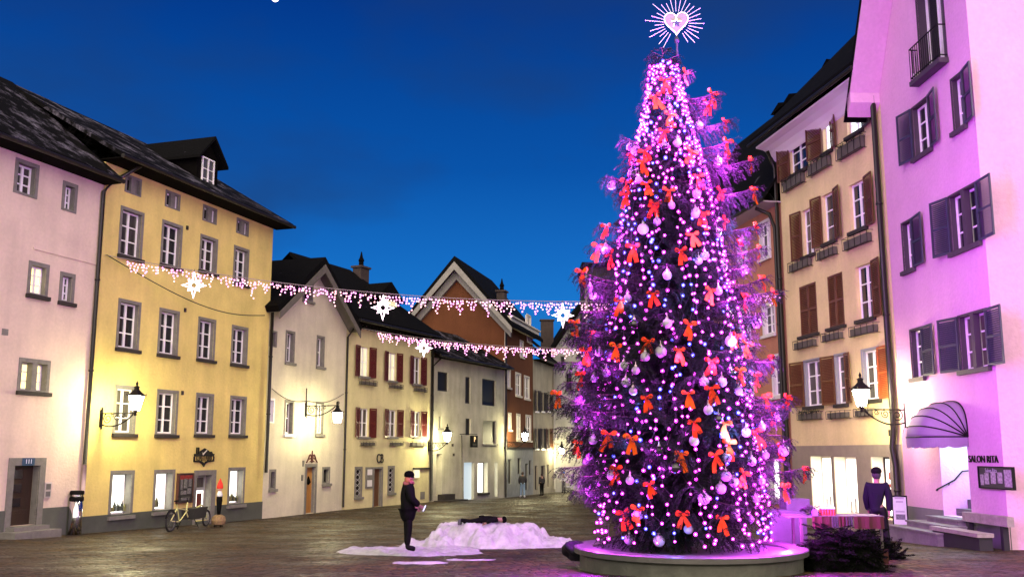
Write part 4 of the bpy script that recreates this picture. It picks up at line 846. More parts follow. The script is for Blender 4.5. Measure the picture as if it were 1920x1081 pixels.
# ================================================================ street lanterns (the lit lamps of the square)
lamp_glass = mat('lantern_glass_lit', (.9, .85, .7), .4, emit=(1, .88, .48), es=LAMP)
def spiral(c, r0, r1, a0, turns, n=22):
    return [(0, c[0]+(r0+(r1-r0)*k/n)*math.cos(a0+turns*2*math.pi*k/n), c[1]+(r0+(r1-r0)*k/n)*math.sin(a0+turns*2*math.pi*k/n)) for k in range(n+1)]
def lantern(F, px, py, arm, label, hang=False, sc_=1.0, yaw=0):
    u, z = F.uv(px, py); r = empty('wall_lantern', F.w(u, 0, z), F.rz+yaw, label, 'street lamp', 'wall lanterns around the square')
    s = sc_; q = MB(); q.box(-.06, .06, -.05, -.002, -.38*s, .1*s+.06); q.box(-.035, .035, -.065, -.05, -.44*s, .22*s)
    q.tube([(0, -.04, .04), (0, -arm-.02, .04)], .02*s, 6)
    # lower S-curve and scrolls, in the plane of the arm
    q.tube([(0, -.05-arm*.9*t, -.30*s*(math.cos(t*math.pi*.5)**.8 if t < 1 else 0)-.10*s*math.sin(t*math.pi)) for t in [k/14 for k in range(15)]], .022*s, 6)
    q.tube(spiral((-.26*s, -.12*s), .16*s, .03*s, 1.2, -1.6), .016*s, 5); q.tube(spiral((-.60*s, -.08*s), .11*s, .02*s, 2.6, 1.5), .013*s, 5); q.tube(spiral((-.84*s, -.035*s), .07*s, .02*s, 0, -1.3), .011*s, 5)
    q.tube(spiral((-.44*s, -.04*s), .06*s, .01*s, 0, 1.2), .010*s, 5)
    for t in (.3, .5, .7): q.lathe([(.02, -.03), (.035, 0), (.02, .03)], (0, -arm*t, .04), 6)
    if hang: q.tube(spiral((-arm-.02, .12*s), .09*s, .03*s, -1.5, 1.1), .014*s, 5); q.tube([(0, -.03, .1), (0, -.03, .9)], .02, 5)
    q.build('bracket', iron, r)
    zb = .12*s if not hang else -.62*s; ya = -arm
    a0 = math.pi/4; rt, rb, hb = .225*s, .125*s, .42*s
    if hang: rt, rb, hb = .20*s, .15*s, .36*s
    g = MB(); g.lathe([(rb*.96, zb), (rt*.96, zb+hb)], (0, ya, 0), 4, a0); go = g.build('glass', lamp_glass, r)
    f = MB()
    for k in range(4):
        an = a0+k*math.pi/2; f.tube([(rb*math.cos(an), ya+rb*math.sin(an), zb), (rt*math.cos(an), ya+rt*math.sin(an), zb+hb)], .013*s, 4)
    f.lathe([(rb*1.05, zb-.03), (rb*1.05, zb)], (0, ya, 0), 4, a0); f.lathe([(rt*1.08, zb+hb), (rt*1.14, zb+hb+.03)], (0, ya, 0), 4, a0)
    if not hang: f.lathe([(.03*s, zb-.16*s), (.06*s, zb-.13*s), (.035*s, zb-.10*s), (rb*.5, zb-.031)], (0, ya, 0), 8)
    f.build('frame', iron, r)
    c = MB(); c.lathe([(rt*1.2, zb+hb+.031), (rt*.62, zb+hb+.13*s), (rt*.33, zb+hb+.20*s), (rt*.33, zb+hb+.27*s), (rt*.45, zb+hb+.28*s), (.03*s, zb+hb+.32*s)], (0, ya, 0), 4, a0)
    c.lathe([(.018*s, zb+hb+.32*s), (.035*s, zb+hb+.36*s), (.035*s, zb+hb+.40*s), (.012*s, zb+hb+.44*s), (.004, zb+hb+.47*s)], (0, ya, 0), 8)
    for k in range(4): an = a0+k*math.pi/2; c.tube([(rt*1.1*math.cos(an), ya+rt*1.1*math.sin(an), zb+hb+.02), (rt*1.32*math.cos(an), ya+rt*1.32*math.sin(an), zb+hb+.07*s)], .012*s, 4)
    c.build('cap', iron, r); return r
lantern(FB, 189, 777, 1.45, 'large wall lantern on a scrolled bracket at the left end of the yellow house', sc_=1.15)
lantern(FC, 573, 762, 1.75, 'lantern hanging from an ornate bracket on the pointed gable house', hang=True, sc_=1.25)
lantern(FD, 803, 831, 1.3, 'upright lantern on the bracket between the red-shuttered and grey-white houses', sc_=1.2)
lantern(FF_, 950, 829, 1.35, 'lantern on a bracket across the orange gabled house', sc_=1.2)
lantern(FG, 1034, 832, .9, 'farthest glowing lantern, at the mouth of the lane', hang=True, sc_=1.3)
lantern(FK, 1699, 770, 1.5, 'large wall lantern on the brown-shuttered house, right of the tree', sc_=1.2)
# its twin beyond the right edge of the picture lights the peach wall
lantern(FM, 2030, 330, 1.0, 'wall lantern on the peach wall just past the right edge', sc_=1.2)
# ================================================================ light garlands over the square
b_pink = bulbmat('garland_bulb_pink', (1.0, .30, .80), (1, .80, .95), .9); b_warm = bulbmat('garland_bulb_warm', (1.0, .50, .55), (1, .88, .78), 1.0)
star_m = mat('star_rope_light', (.9, .8, .85), .4, emit=(1, .72, .86), es=2.5)
wire_m = mat('pale_cable', (.25, .22, .22), .6); cable_k = mat('black_cable', (.02, .02, .02), .6)
def bulb_mesh(r, m, name='bulb', n=8, mm=6):
    q = MB(); q.ball((0, 0, 0), r, n, mm); me = bpy.data.meshes.new(name); me.from_pydata(q.v, [], q.f); me.materials.append(m); me.polygons.foreach_set('use_smooth', [True]*len(me.polygons)); return me
def garland(A, B, sag, label, t0, t1, seed, rb=.033, step=.10, gl='light garlands across the square'):
    rnd = random.Random(seed); A = Vector(A); B = Vector(B); P = lambda t: A.lerp(B, t) - Vector((0, 0, 4*sag*t*(1-t)))
    r = empty('light_garland', A, 0, label, 'light garland', gl); Lg = (B-A).length; n = int(Lg*(t1-t0)/step)
    q = MB(); q.tube([P(k/60)-A for k in range(61)], .012, 4)
    pts = []; pat = [2, 3, 4, 3, 2, 3, 6, 3, 1, 2, 4, 3, 2, 1, 2, 3, 5, 3, 2]
    for k in range(n):
        t = t0+(t1-t0)*k/n; c = P(t)-A; m = max(0, pat[(k*1) % len(pat)] + rnd.choice((-1, 0, 0, 1))); zt_ = c.z - .06-.05*abs(math.sin(k*.55)); line = [c]
        for j in range(m):
            p = Vector((c.x+rnd.uniform(-.06, .06), c.y+rnd.uniform(-.05, .05), zt_-.10*j-rnd.uniform(0, .05))); line.append(p); pts.append(p)
        if len(line) > 1: q.tube(line, .005, 3, cap=False)
    q.build('wire', wire_m, r)
    rnd.shuffle(pts); pts.sort(key=lambda p: (A+p).y) if False else None
    m1, m2 = bulb_mesh(rb, b_pink), bulb_mesh(rb*.9, b_warm)
    for i, p in enumerate(pts[:98]):
        o = bpy.data.objects.new('bulb', m1 if rnd.random() < .55 else m2); COL.objects.link(o); o.parent = r; o.location = p
    q = MB()
    for p in pts[98:]:
        q.cur = 0 if rnd.random() < .55 else 1; q.ball(p, rb*(1 if q.cur == 0 else .9), 6, 4)
    tag(q.build('small_bulbs', [b_pink, b_warm], r, smooth=True), kind='stuff'); return P
def star(p, s, label, ry=0):
    r = empty('light_star', p, ry, label, 'light star', 'glowing stars on the garlands'); q = MB()
    for k in range(8):
        a = k*math.pi/4; ln = (.62 if k % 4 == 2 or k % 4 == 6 else .62) * s if k % 2 == 0 else .42*s
        if k in (2, 6): ln = .68*s
        wd = .085*s if k % 2 == 0 else .06*s; d = Vector((math.cos(a), 0, math.sin(a))); e = Vector((-math.sin(a), 0, math.cos(a)))
        q.tube([d*.13*s, d*.3*s+e*wd, d*ln, d*.3*s-e*wd, d*.13*s], .027*s, 5)
    q.build('rope_light', star_m, r)
    q = MB(); q.tube([Vector((0, 0, .68*s)), Vector((0, 0, .85*s))], .01, 4); q.tube([(.0, 0, .80*s), (-.35*s, 0, .72*s)], .008, 4)
    q.tube([(s*.14*math.cos(t*.5), 0, s*.14*math.sin(t*.5)) for t in range(13)], .01, 4); q.build('star_frame', iron, r); return r
gA = FB.w(FB.uv(195, 478)[0], -.05, FB.uv(195, 478)[1]); gB = FK.w(FK.uv(1482, 545)[0], -.05, FK.uv(1482, 545)[1])
P1 = garland(gA, gB, .95, 'upper icicle light garland from the yellow house to the right side of the square', .03, .985, 3)
def tx(P, px):
    best = min(range(1001), key=lambda k: abs((P(k/1000).x)/(P(k/1000).y)*FPX*math.cos(PITCH)+960-px - 0*P(k/1000).z)); return P(best/1000)
def proj(p):
    v = p-Vector((0, 0, CAMZ)); c, s = math.cos(PITCH), math.sin(PITCH); zc = v.y*c+v.z*s; yc = -v.y*s+v.z*c
    return 960+FPX*v.x/zc, 540.5-FPX*yc/zc
def tpx(P, px): return P(min(range(1001), key=lambda k: abs(proj(P(k/1000))[0]-px))/1000)
print('garland', [tuple(round(c) for c in proj(P1(t))) for t in (0, .25, .5, .75, 1)])
for px, lab in ((365, 'first glowing star on the upper garland, in front of the yellow house'), (718, 'glowing star on the upper garland above the red-shuttered house'), (1055, 'glowing star on the upper garland beside the left branches of the tree'), (1372, 'glowing star on the upper garland half hidden behind the tree')):
    p = tpx(P1, px); star(p-Vector((0, -.02, .54)), .70 if px < 1300 else .6, lab, .2)
gA = FD.w(FD.uv(660, 612)[0], -.05, FD.uv(660, 612)[1]); pB = at(1215, 648, 50); gB = pB
P2 = garland(gA, gB, .5, 'lower icicle light garland in front of the red-shuttered and grey-white houses', .09, .97, 5, rb=.040, step=.11)
for px, lab in ((795, 'glowing star on the lower garland in front of the red-shuttered house'), (1152, 'glowing star on the lower garland at the left edge of the tree')):
    p = tpx(P2, px); star(p-Vector((0, -.02, .52)), .74, lab, .15)
# black cable sagging across the yellow house
a = FB.uv(195, 478); b = FB.uv(492, 591); q = MB()
q.tube([FB.w(a[0]+(b[0]-a[0])*t, -.12-.5*math.sin(math.pi*t), a[1]+(b[1]-a[1])*t-.75*math.sin(math.pi*t)) for t in [k/24 for k in range(25)]], .02, 4)
tag(q.build('sagging_cable', cable_k, smooth=True), 'dark cable sagging in a curve across the yellow house', 'cable')
a = FC.uv(506, 728); b = FC.uv(573, 751); c = FC.uv(641, 738); q = MB()
for s_, e_ in ((a, b), (b, c)): q.tube([FC.w(s_[0]+(e_[0]-s_[0])*t, -.1, s_[1]+(e_[1]-s_[1])*t-.25*math.sin(math.pi*t)) for t in [k/12 for k in range(13)]], .016, 4)
tag(q.build('lamp_cable', cable_k), 'thin cable looping to the hanging lantern on the pointed gable house', 'cable')
# ================================================================ basin and Christmas tree
TD = 19.5; KX = TD/FPX
bc = at(1292, 1022, TD); BX, BY, BZ = bc.x, bc.y, bc.z; BR = 2.2; gB_ = gz(BX, BY)
basin = empty('stone_basin', (BX, BY, gB_), 0, 'low round stone basin around the foot of the Christmas tree', 'basin'); rz = BZ-gB_
bst = mat('damp_basin_stone', (.10, .105, .075), .6, var=.45, vs=2.5, bump=.5, bs=18)
q = MB(); q.lathe([(BR-.1, -.3), (BR-.09, rz-.16), (BR-.13, rz-.13)], n=64); q.build('basin_wall', bst, basin, smooth=False)
q = MB(); n = 64
prof = [(BR-.125, rz-.13), (BR+.02, rz-.11), (BR+.02, rz-.02), (BR-.01, rz), (BR-.33, rz), (BR-.36, rz-.03), (BR-.36, rz-.12)]
for r_, z_ in prof:
    for j in range(n): q.v.append((r_*math.cos(2*math.pi*j/n), r_*math.sin(2*math.pi*j/n), z_))
for i in range(len(prof)-1):
    for j in range(n): q.f.append((i*n+j, i*n+(j+1) % n, (i+1)*n+(j+1) % n, (i+1)*n+j)); q.mi.append(0)
q.build('rim', mat('worn_rim_stone', (.075, .072, .065), .45, var=.3, vs=4, bump=.3), basin)
q = MB(); q.lathe([(BR-.35, rz-.2), (BR-.35, rz-.06)], n=48); q.build('basin_cover', mat('grey_cover_boards', (.07, .065, .07), .5, var=.3, vs=3), basin)
# tree profiles (image row -> metres from the trunk axis)
PR_S = [(122, 27), (200, 45), (300, 72), (400, 97), (500, 115), (600, 133), (700, 147), (800, 155), (900, 161), (1015, 168)]
PR_C = [(100, 14), (130, 30), (200, 46), (300, 76), (400, 104), (500, 130), (600, 158), (700, 174), (800, 182), (900, 174), (960, 150), (1015, 120)]
def prof_at(P, y):
    if y <= P[0][0]: return P[0][1]*KX
    for (a, b), (c, d) in zip(P, P[1:]):
        if y <= c: return (b+(d-b)*(y-a)/(c-a))*KX
    return P[-1][1]*KX
def zrow(y): return at(1280, y, TD).z
def rowz(z):
    lo, hi = 0, 1080
    for _ in range(24):
        m = (lo+hi)/2
        if zrow(m) > z: lo = m
        else: hi = m
    return lo
def axis(z):
    t = (z-BZ)/10; return Vector((BX-.13-.12*t, BY, z))
top = at(1268, 96, TD); rnd = random.Random(11)
tree = empty('christmas_tree', (BX-.13, BY, BZ), 0, 'tall spruce Christmas tree glowing with pink and blue lights', 'christmas tree'); T0 = Vector(tree.location)
q = MB(); zs = [BZ-.2+(top.z-BZ)*k/14 for k in range(15)]
q.tube([axis(z)-T0 for z in zs], [.17*(1-k/15)+.015 for k in range(15)], 10); q.build('trunk', mat('spruce_bark', (.07, .05, .035), .9, var=.5, vs=8, bump=.8, bs=14), tree, smooth=True)
limb = MB(); NV = []; NF = []
def needles(p, qd, n, ln, wd):
    d = (qd-p); dl = d.length
    if dl < 1e-4: return
    d /= dl; s = d.cross(Vector((0, 0, 1))); s = s.normalized() if s.length > .05 else Vector((1, 0, 0)); u = s.cross(d)
    for k in range(n):
        t = (k+rnd.random())/n; c = p + d*(dl*t); a = rnd.uniform(-.5, math.pi+.5); o = s*math.cos(a)+u*math.sin(a)*.8
        tip = c + o*ln*rnd.uniform(.6, 1) + d*ln*.75; b = len(NV); e = d*wd
        NV.extend(((c.x, c.y, c.z), (c.x+e.x, c.y+e.y, c.z+e.z), (tip.x, tip.y, tip.z))); NF.append((b, b+1, b+2))
def branch(z, az, Ln, droop=.25, dens=1.0, end=None):
    a = axis(z); d = Vector((math.cos(az), math.sin(az), 0)); n = 7; pts = []
    if end is not None:
        e = end-a; Ln = math.hypot(e.x, e.y); d = Vector((e.x, e.y, 0)).normalized(); dz = e.z
        for k in range(n+1): t = k/n; pts.append(a + d*Ln*t + Vector((0, 0, dz*t - .16*Ln*math.sin(math.pi*t)*(1 if droop >= 0 else -1))))
    else:
        sw = rnd.uniform(-.15, .15)
        for k in range(n+1): t = k/n; pts.append(a + d*Ln*t + Vector((-d.y, d.x, 0))*sw*Ln*t*t + Vector((0, 0, Ln*(.10*t - droop*t*t*1.5 + droop*.75*t**4))))
    rb_ = .006+.009*Ln; limb.tube([p-T0 for p in pts], [rb_*(1-k/n)+.004 for k in range(n+1)], 4, cap=False)
    nt_ = max(5, int(Ln/.052*dens)); 
    for k in range(nt_):
        t = .16+.84*(k+rnd.random()*.6)/nt_; i = min(int(t*n), n-1); f = t*n-i; p = pts[i].lerp(pts[i+1], f); dr = (pts[i+1]-pts[i]).normalized(); sd = dr.cross(Vector((0, 0, 1))).normalized()
        l = (.12+.30*(1-t)**.6+.08*rnd.random())*min(1, .45+Ln*.5)
        for sg in (-1, 1):
            if rnd.random() < .12: continue
            w_ = (sd*sg*rnd.uniform(.6, 1) + dr*rnd.uniform(.5, .9) + Vector((0, 0, rnd.uniform(-.95, -.15)))).normalized(); e = p+w_*l
            m = e + (w_*.8+Vector((0, 0, -.7))).normalized()*l*.5
            needles(p-T0, e-T0, int(l/.015), .048, .019); needles(e-T0, m-T0, int(l*1.5/.030), .038, .015)
    needles(pts[-2]-T0, pts[-1]-T0, 14, .04, .014)
# tiers of branches
z = BZ+.35
while z < top.z-.25:
    row = rowz(z); C_ = prof_at(PR_C, row); nb = 9 if C_ > .9 else 7
    for k in range(nb):
        az = 2*math.pi*(k+rnd.random()*.7)/nb; ln = C_*rnd.uniform(.70, 1.08)*(1+(.26*max(0, -math.cos(az))**2 if 540 < row < 900 else 0))
        if rnd.random() < .08: ln *= 1.18
        branch(z+rnd.uniform(-.08, .12), az, ln, dens=1.5 if (540 < row < 900 and math.cos(az) < -.3) else 1.0, droop=rnd.uniform(.12, .32) if z < top.z-2 else rnd.uniform(-.1, .12))
    z += .19 if C_ > .9 else .17
for k in range(6): branch(top.z-.2+.03*k, k*1.1, .16+.03*(6-k), droop=-.3)
needles(axis(top.z-.4)-T0, axis(top.z+.05)-T0, 60, .05, .015)
BOWS = [(1284,144),(1248,159),(1335,185),(1326,202),(1228,189),(1359,237),(1256,224),(1245,255),(1363,274),(1361,303),(1406,309),(1185,296),(1206,311),(1210,292),(1176,350),(1174,372),(1213,353),(1309,339),(1254,366),(1350,366),(1411,363),(1228,390),(1295,292),(1137,432),(1122,471),(1145,484),(1092,518),(1227,396),(1317,408),(1358,421),(1298,448),(1277,478),(1416,433),(1386,465),(1421,474),(1226,559),(1331,551),(1394,564),(1449,556),(1164,572),(1078,613),(1108,632),(1292,616),(1216,647),(1273,663),(1380,638),(1399,652),(1090,710),(1156,657),(1444,679),(1427,531),(1333,685),(1386,701),(1417,713),(1045,746),(1212,753),(1291,746),(1334,735),(1436,753),(1475,753),(1083,837),(1142,822),(1184,829),(1302,799),(1358,802),(1417,818),(1366,840),(1447,785),(1277,858),(1341,860),(1464,845),(1508,887),(1471,920),(1170,968),(1196,963),(1281,971),(1353,978),(1156,887),(1394,894),(1217,915),(1100,665),(1188,470)]
BAUB = [(1181,276,'l'),(1189,283,'l'),(1185,325,'w'),(1198,337,'l'),(1147,348,'w'),(1270,268,'w'),(1311,235,'w'),(1347,302,'w'),(1306,364,'w'),(1259,385,'l'),(1304,398,'w'),(1247,274,'k'),(1252,185,'k'),(1136,467,'W'),(1206,429,'W'),(1303,401,'w'),(1310,489,'l'),(1321,479,'w'),(1251,516,'w'),(1344,438,'k'),(1355,502,'k'),(1396,505,'w'),(1232,415,'l'),(1106,540,'l'),(1111,553,'w'),(1177,559,'l'),(1251,606,'w'),(1417,605,'W'),(1370,639,'W'),(1239,659,'W'),(1210,668,'w'),(1170,686,'w'),(1123,660,'l'),(1189,607,'k'),(1347,546,'l'),(1137,699,'l'),(1114,709,'l'),(1192,694,'l'),(1075,617,'k'),(1101,650,'w'),(1370,699,'k'),(1174,716,'w'),(1320,715,'w'),(1354,716,'w'),(1087,748,'L'),(1078,783,'w'),(1095,793,'l'),(1112,824,'w'),(1328,768,'w'),(1385,733,'l'),(1458,780,'w'),(1429,799,'l'),(1301,826,'w'),(1399,810,'w'),(1363,857,'w'),(1470,844,'W'),(1409,864,'w'),(1435,853,'l'),(1236,845,'k'),(1266,876,'K'),(1361,892,'L'),(1351,915,'L'),(1427,901,'l'),(1107,920,'L'),(1120,926,'l'),(1124,904,'l'),(1181,900,'l'),(1148,890,'L'),(1105,855,'l'),(1320,934,'W'),(1197,963,'L'),(1418,933,'w'),(1380,964,'l'),(1407,973,'l'),(1180,1010,'L'),(1236,1013,'W'),(1291,991,'w'),(1347,785,'k'),(1108,806,'k'),(1375,902,'L'),(1187,733,'l')]
def orn_pos(px, py, out=.06):
    C_ = prof_at(PR_C, py)*.93; p = at(px, py, TD); ax = axis(p.z); dx = p.x-ax.x
    yy = math.sqrt(max(C_*C_-dx*dx, 0)); D = BY - yy - (out if abs(dx) < C_ else 0)
    if abs(dx) >= C_: D = BY - .25*C_*rnd.random()
    return at(px, py, D)
OP = []
for i, (x, y) in enumerate(BOWS): OP.append((orn_pos(x, y-8, .10), 'bow', None))
for i, (x, y, c) in enumerate(BAUB): OP.append((orn_pos(x, y, .09), 'bauble', c))
for p, kind, c in OP:
    ax = axis(p.z); dx, dy = p.x-ax.x, p.y-ax.y; Ln = math.hypot(dx, dy); C_ = prof_at(PR_C, rowz(p.z))*.93
    tip = p + Vector((dx, dy, 0)).normalized()*(.05 if Ln <= C_ else .10) + Vector((0, 0, .05 if kind == 'bow' else .2)); lift = rnd.uniform(.0, .25)*Ln
    branch(min(tip.z+lift+.05, top.z-.25), 0, 0, 1, 1.0 if Ln <= C_ else 1.7, end=tip)
limb.build('limbs', MATS['spruce_bark'], tree)
me = bpy.data.meshes.new('crown'); me.from_pydata(NV, [], NF); me.materials.append(mat('spruce_needles', (.014, .022, .014), .8, var=.8, vs=2.2, spec=.08)); cr_ = bpy.data.objects.new('crown', me); COL.objects.link(cr_); cr_.parent = tree
print('needles', len(NF))
# ---- bows
bow_m = [mat('orange_red_ribbon', (.80, .105, .012), .8, spec=.05, var=.2, vs=9), mat('scarlet_ribbon', (.75, .06, .012), .8, spec=.05, var=.25, vs=9)]
def bow_mesh(seed):
    r_ = random.Random(seed); q = MB(); w_ = .052
    def ribbon(pts, wd):
        L_ = []; 
        for i, p in enumerate(pts):
            t = (Vector(pts[min(i+1, len(pts)-1)])-Vector(pts[max(i-1, 0)])).normalized(); s = Vector((0, 1, 0)) if wd[1] else t.cross(Vector((0, 1, 0))).normalized(); h = wd[0] if not isinstance(wd[0], list) else wd[0][i]
            L_.append((Vector(p)-s*h, Vector(p)+s*h))
        for (a, b), (c, d) in zip(L_, L_[1:]): q.quad(a, b, d, c)
    for sg in (-1, 1):
        th = r_.uniform(.1, .45); lw = r_.uniform(.125, .16)
        lp = []
        for k in range(11):
            t = k/10*2*math.pi; x = lw*(.5-.5*math.cos(t)); z_ = .060*math.sin(t)*(x/lw+.15)
            lp.append((sg*(x*math.cos(th)-z_*math.sin(th)), -.035*math.sin(t/2)+.02*math.sin(t), x*math.sin(th)+z_*math.cos(th)))
        # loop seen face-on: upper and lower leaf
        up = [Vector(p)+Vector((0, 0, .0)) for p in lp[:6]]; dn = [Vector(p) for p in lp[5:]][::-1]
        for (a, b), (c, d) in zip(zip(up, up[1:]), zip(dn, dn[1:])): q.quad(a+Vector((0, -.03, 0)), b+Vector((0, -.03, 0)), d+Vector((0, -.03, 0)), c+Vector((0, -.03, 0))); q.quad(a+Vector((0, .03, 0)), c+Vector((0, .03, 0)), d+Vector((0, .03, 0)), b+Vector((0, .03, 0)))
        for lst in (up, dn):
            for a, b in zip(lst, lst[1:]): q.quad(a+Vector((0, -.03, 0)), a+Vector((0, .03, 0)), b+Vector((0, .03, 0)), b+Vector((0, -.03, 0)))
        ln = r_.uniform(.22, .34); sp = r_.uniform(.03, .11); tl = []
        for k in range(7): t = k/6; tl.append((sg*(.01+sp*t), -.02+.022*math.sin(t*5+seed), -.01-ln*t))
        ribbon(tl, ([.014+.032*min(1, k/3) for k in range(7)], False))
    kn = len(q.f); q.ball((0, -.015, 0), .03, 8, 6)
    me = bpy.data.meshes.new('bow'); me.from_pydata(q.v, [], q.f); me.polygons.foreach_set('use_smooth', [True]*len(me.polygons)); return me
bmesh_ = [bow_mesh(s) for s in range(8)]
for i, m_ in enumerate(bmesh_): m_.materials.append(bow_m[i % 2])
MK = [(0, 140, 'at the very top of the tree'), (140, 220, 'just below the tree top'), (220, 330, 'in the top quarter of the tree'), (330, 440, 'above the middle of the tree'), (440, 520, 'just above the upper garland'), (520, 600, 'level with the upper garland'), (600, 680, 'level with the lower garland'), (680, 770, 'just below the lower garland'), (770, 850, 'level with the street lanterns'), (850, 930, 'level with the street doors'), (930, 1081, 'just above the basin rim')]
ORD = ['leftmost', 'second from left', 'third from left', 'fourth from left', 'fifth from left', 'sixth from left', 'seventh from left', 'eighth from left', 'ninth from left', 'tenth from left', 'eleventh from left', 'twelfth from left', 'thirteenth from left', 'fourteenth from left']
rows = {}
def key(kind, c): return 'bow' if kind == 'bow' else {'w': 'pearl white bauble', 'W': 'large pearl white bauble', 'l': 'shiny lilac bauble', 'L': 'large shiny lilac bauble', 'k': 'glossy black bauble', 'K': 'large glossy black bauble'}[c]
for j, (p, kind, c) in enumerate(OP):
    x, y = proj(p); bd = next(i for i, m_ in enumerate(MK) if m_[0] <= y < m_[1]); rows.setdefault((key(kind, c), bd), []).append((x, j))
LAB = {}
for (kk, bd), lst in rows.items():
    lst.sort()
    for n_, (x, j) in enumerate(lst):
        nm = 'orange-red ribbon bow' if kk == 'bow' else kk
        LAB[j] = (f'{nm} {MK[bd][2]}' if len(lst) == 1 else f'{nm} {MK[bd][2]}, {ORD[n_] if n_ < len(lst)-1 or n_ > 1 or len(lst) > 3 else ("rightmost" if n_ == len(lst)-1 else ORD[n_])}')
bm_w = mat('pearl_white_bauble', (.40, .39, .40), .55, clear=.1, var=.15, vs=5); bm_l = mat('lilac_bauble', (.36, .28, .40), .5, clear=.1); bm_k = mat('black_bauble', (.012, .010, .014), .12, clear=.8)
capm = mat('bauble_cap', (.5, .45, .35), .3, metal=1)
def bauble_me(r, m):
    q = MB(); q.ball((0, 0, 0), r, 18, 12); me = bpy.data.meshes.new('bauble'); me.from_pydata(q.v, [], q.f); me.materials.append(m); me.polygons.foreach_set('use_smooth', [True]*len(me.polygons)); return me
BM = {'w': bauble_me(.088, bm_w), 'W': bauble_me(.108, bm_w), 'l': bauble_me(.075, bm_l), 'L': bauble_me(.10, bm_l), 'k': bauble_me(.09, bm_k), 'K': bauble_me(.125, bm_k)}
q = MB(); q.lathe([(.026, 0), (.026, .03), (.008, .035), (.006, .10)], n=8); cme = bpy.data.meshes.new('cap'); cme.from_pydata(q.v, [], q.f); cme.materials.append(capm)
RAD = {'w': .088, 'W': .108, 'l': .075, 'L': .10, 'k': .09, 'K': .125}
for j, (p, kind, c) in enumerate(OP):
    ax = axis(p.z); az = math.atan2(p.y-ax.y, p.x-ax.x)
    if kind == 'bow':
        o = bpy.data.objects.new('ribbon_bow', bmesh_[j % 8]); COL.objects.link(o); o.location = p
        o.rotation_euler = (rnd.uniform(-.15, .15), rnd.uniform(-.25, .25), (az+math.pi/2)*.6 + rnd.uniform(-.3, .3)); s_ = rnd.uniform(.82, 1.02); o.scale = (s_, s_, s_)
        tag(o, LAB[j], 'bow', 'ribbon bows on the tree')
    else:
        o = bpy.data.objects.new('bauble', BM[c]); COL.objects.link(o); o.location = p; tag(o, LAB[j], 'bauble', 'baubles on the tree')
        k = bpy.data.objects.new('cap', cme); COL.objects.link(k); k.parent = o; k.location = (0, 0, RAD[c]-.004)
# ---- light strings hanging down the cone
b_mag = bulbmat('tree_bulb_magenta', (.90, .02, .78), (1, .85, 1), 1.55); b_blu = bulbmat('tree_bulb_blue', (.05, .05, 1.0), (.75, .85, 1), 1.6)
bmg, bbl = bulb_mesh(.031, b_mag, n=10, mm=8), bulb_mesh(.033, b_blu, n=10, mm=8)
halo = None
NS = 24; LP = []
side = ['far left', 'left', 'centre', 'right', 'far right']
order = []
for k in range(NS): order.append(k)
for k in range(NS):
    az = -math.pi/2 + (k-(NS-1)/2)*(math.pi*1.16/(NS-1)); r = None; zt_ = zrow(122)-rnd.uniform(0, .25); zb_ = BZ+.08
    pts = []; z = zt_; ph = rnd.uniform(0, 6)
    while z > zb_:
        row = rowz(z); rr = prof_at(PR_S, row)*.92*(1+.05*math.sin(z*2.1+ph)); a2 = az + .10*math.sin(z*1.3+ph) + (.35*math.sin(z*4+ph) if row < 330 else 0) + rnd.uniform(-.07, .07)
        if row > 930: rr = max(rr, prof_at(PR_S, 930)*.92)
        c = axis(z); pts.append(Vector((c.x+rr*math.cos(a2), c.y+rr*math.sin(a2), z))); z -= rnd.uniform(.13, .22) if row > 330 else rnd.uniform(.10, .16)
    nm = ['first', 'second', 'third', 'fourth', 'fifth', 'sixth', 'seventh', 'eighth', 'ninth', 'tenth', 'eleventh', 'twelfth', 'thirteenth', 'fourteenth', 'fifteenth', 'sixteenth', 'seventeenth', 'eighteenth', 'nineteenth', 'twentieth', 'twenty-first', 'twenty-second', 'twenty-third', 'twenty-fourth'][k]
    r = empty('light_string', pts[0], 0, f'string of pink and blue lights, {nm} from left down the tree', 'light string', 'light strings hanging down the tree')
    q = MB(); q.tube([p-pts[0] for p in pts], .006, 3, cap=False); q.build('wire', cable_k, r)
    for i, p in enumerate(pts):
        if rnd.random() < .08: continue
        blue = rnd.random() < (.16 if k % 4 else .30)
        o = bpy.data.objects.new('bulb', bbl if blue else bmg); COL.objects.link(o); o.parent = r; o.location = p-pts[0]
        s_ = rnd.uniform(.75, 1.2); o.scale = (s_, s_, s_)
        if i % 7 == (k*3) % 7: LP.append((p, blue, r, az))
print('tree lamps', len(LP))
for i, (p, blue, r, az) in enumerate(LP):
    l = bpy.data.lights.new('string_glow', 'POINT'); l.energy = TREEW/len(LP)*(.36+1.7*max(0, math.cos(az))**1.5 + 1.0*max(0, -math.cos(az))**6); l.color = (.68, .04, 1.0) if not blue else (.15, .2, 1); l.shadow_soft_size = .06
    o = bpy.data.objects.new('string_glow', l); COL.objects.link(o); o.parent = r; o.location = p-Vector(r.location)+Vector((math.cos(az), math.sin(az), 0))*.38
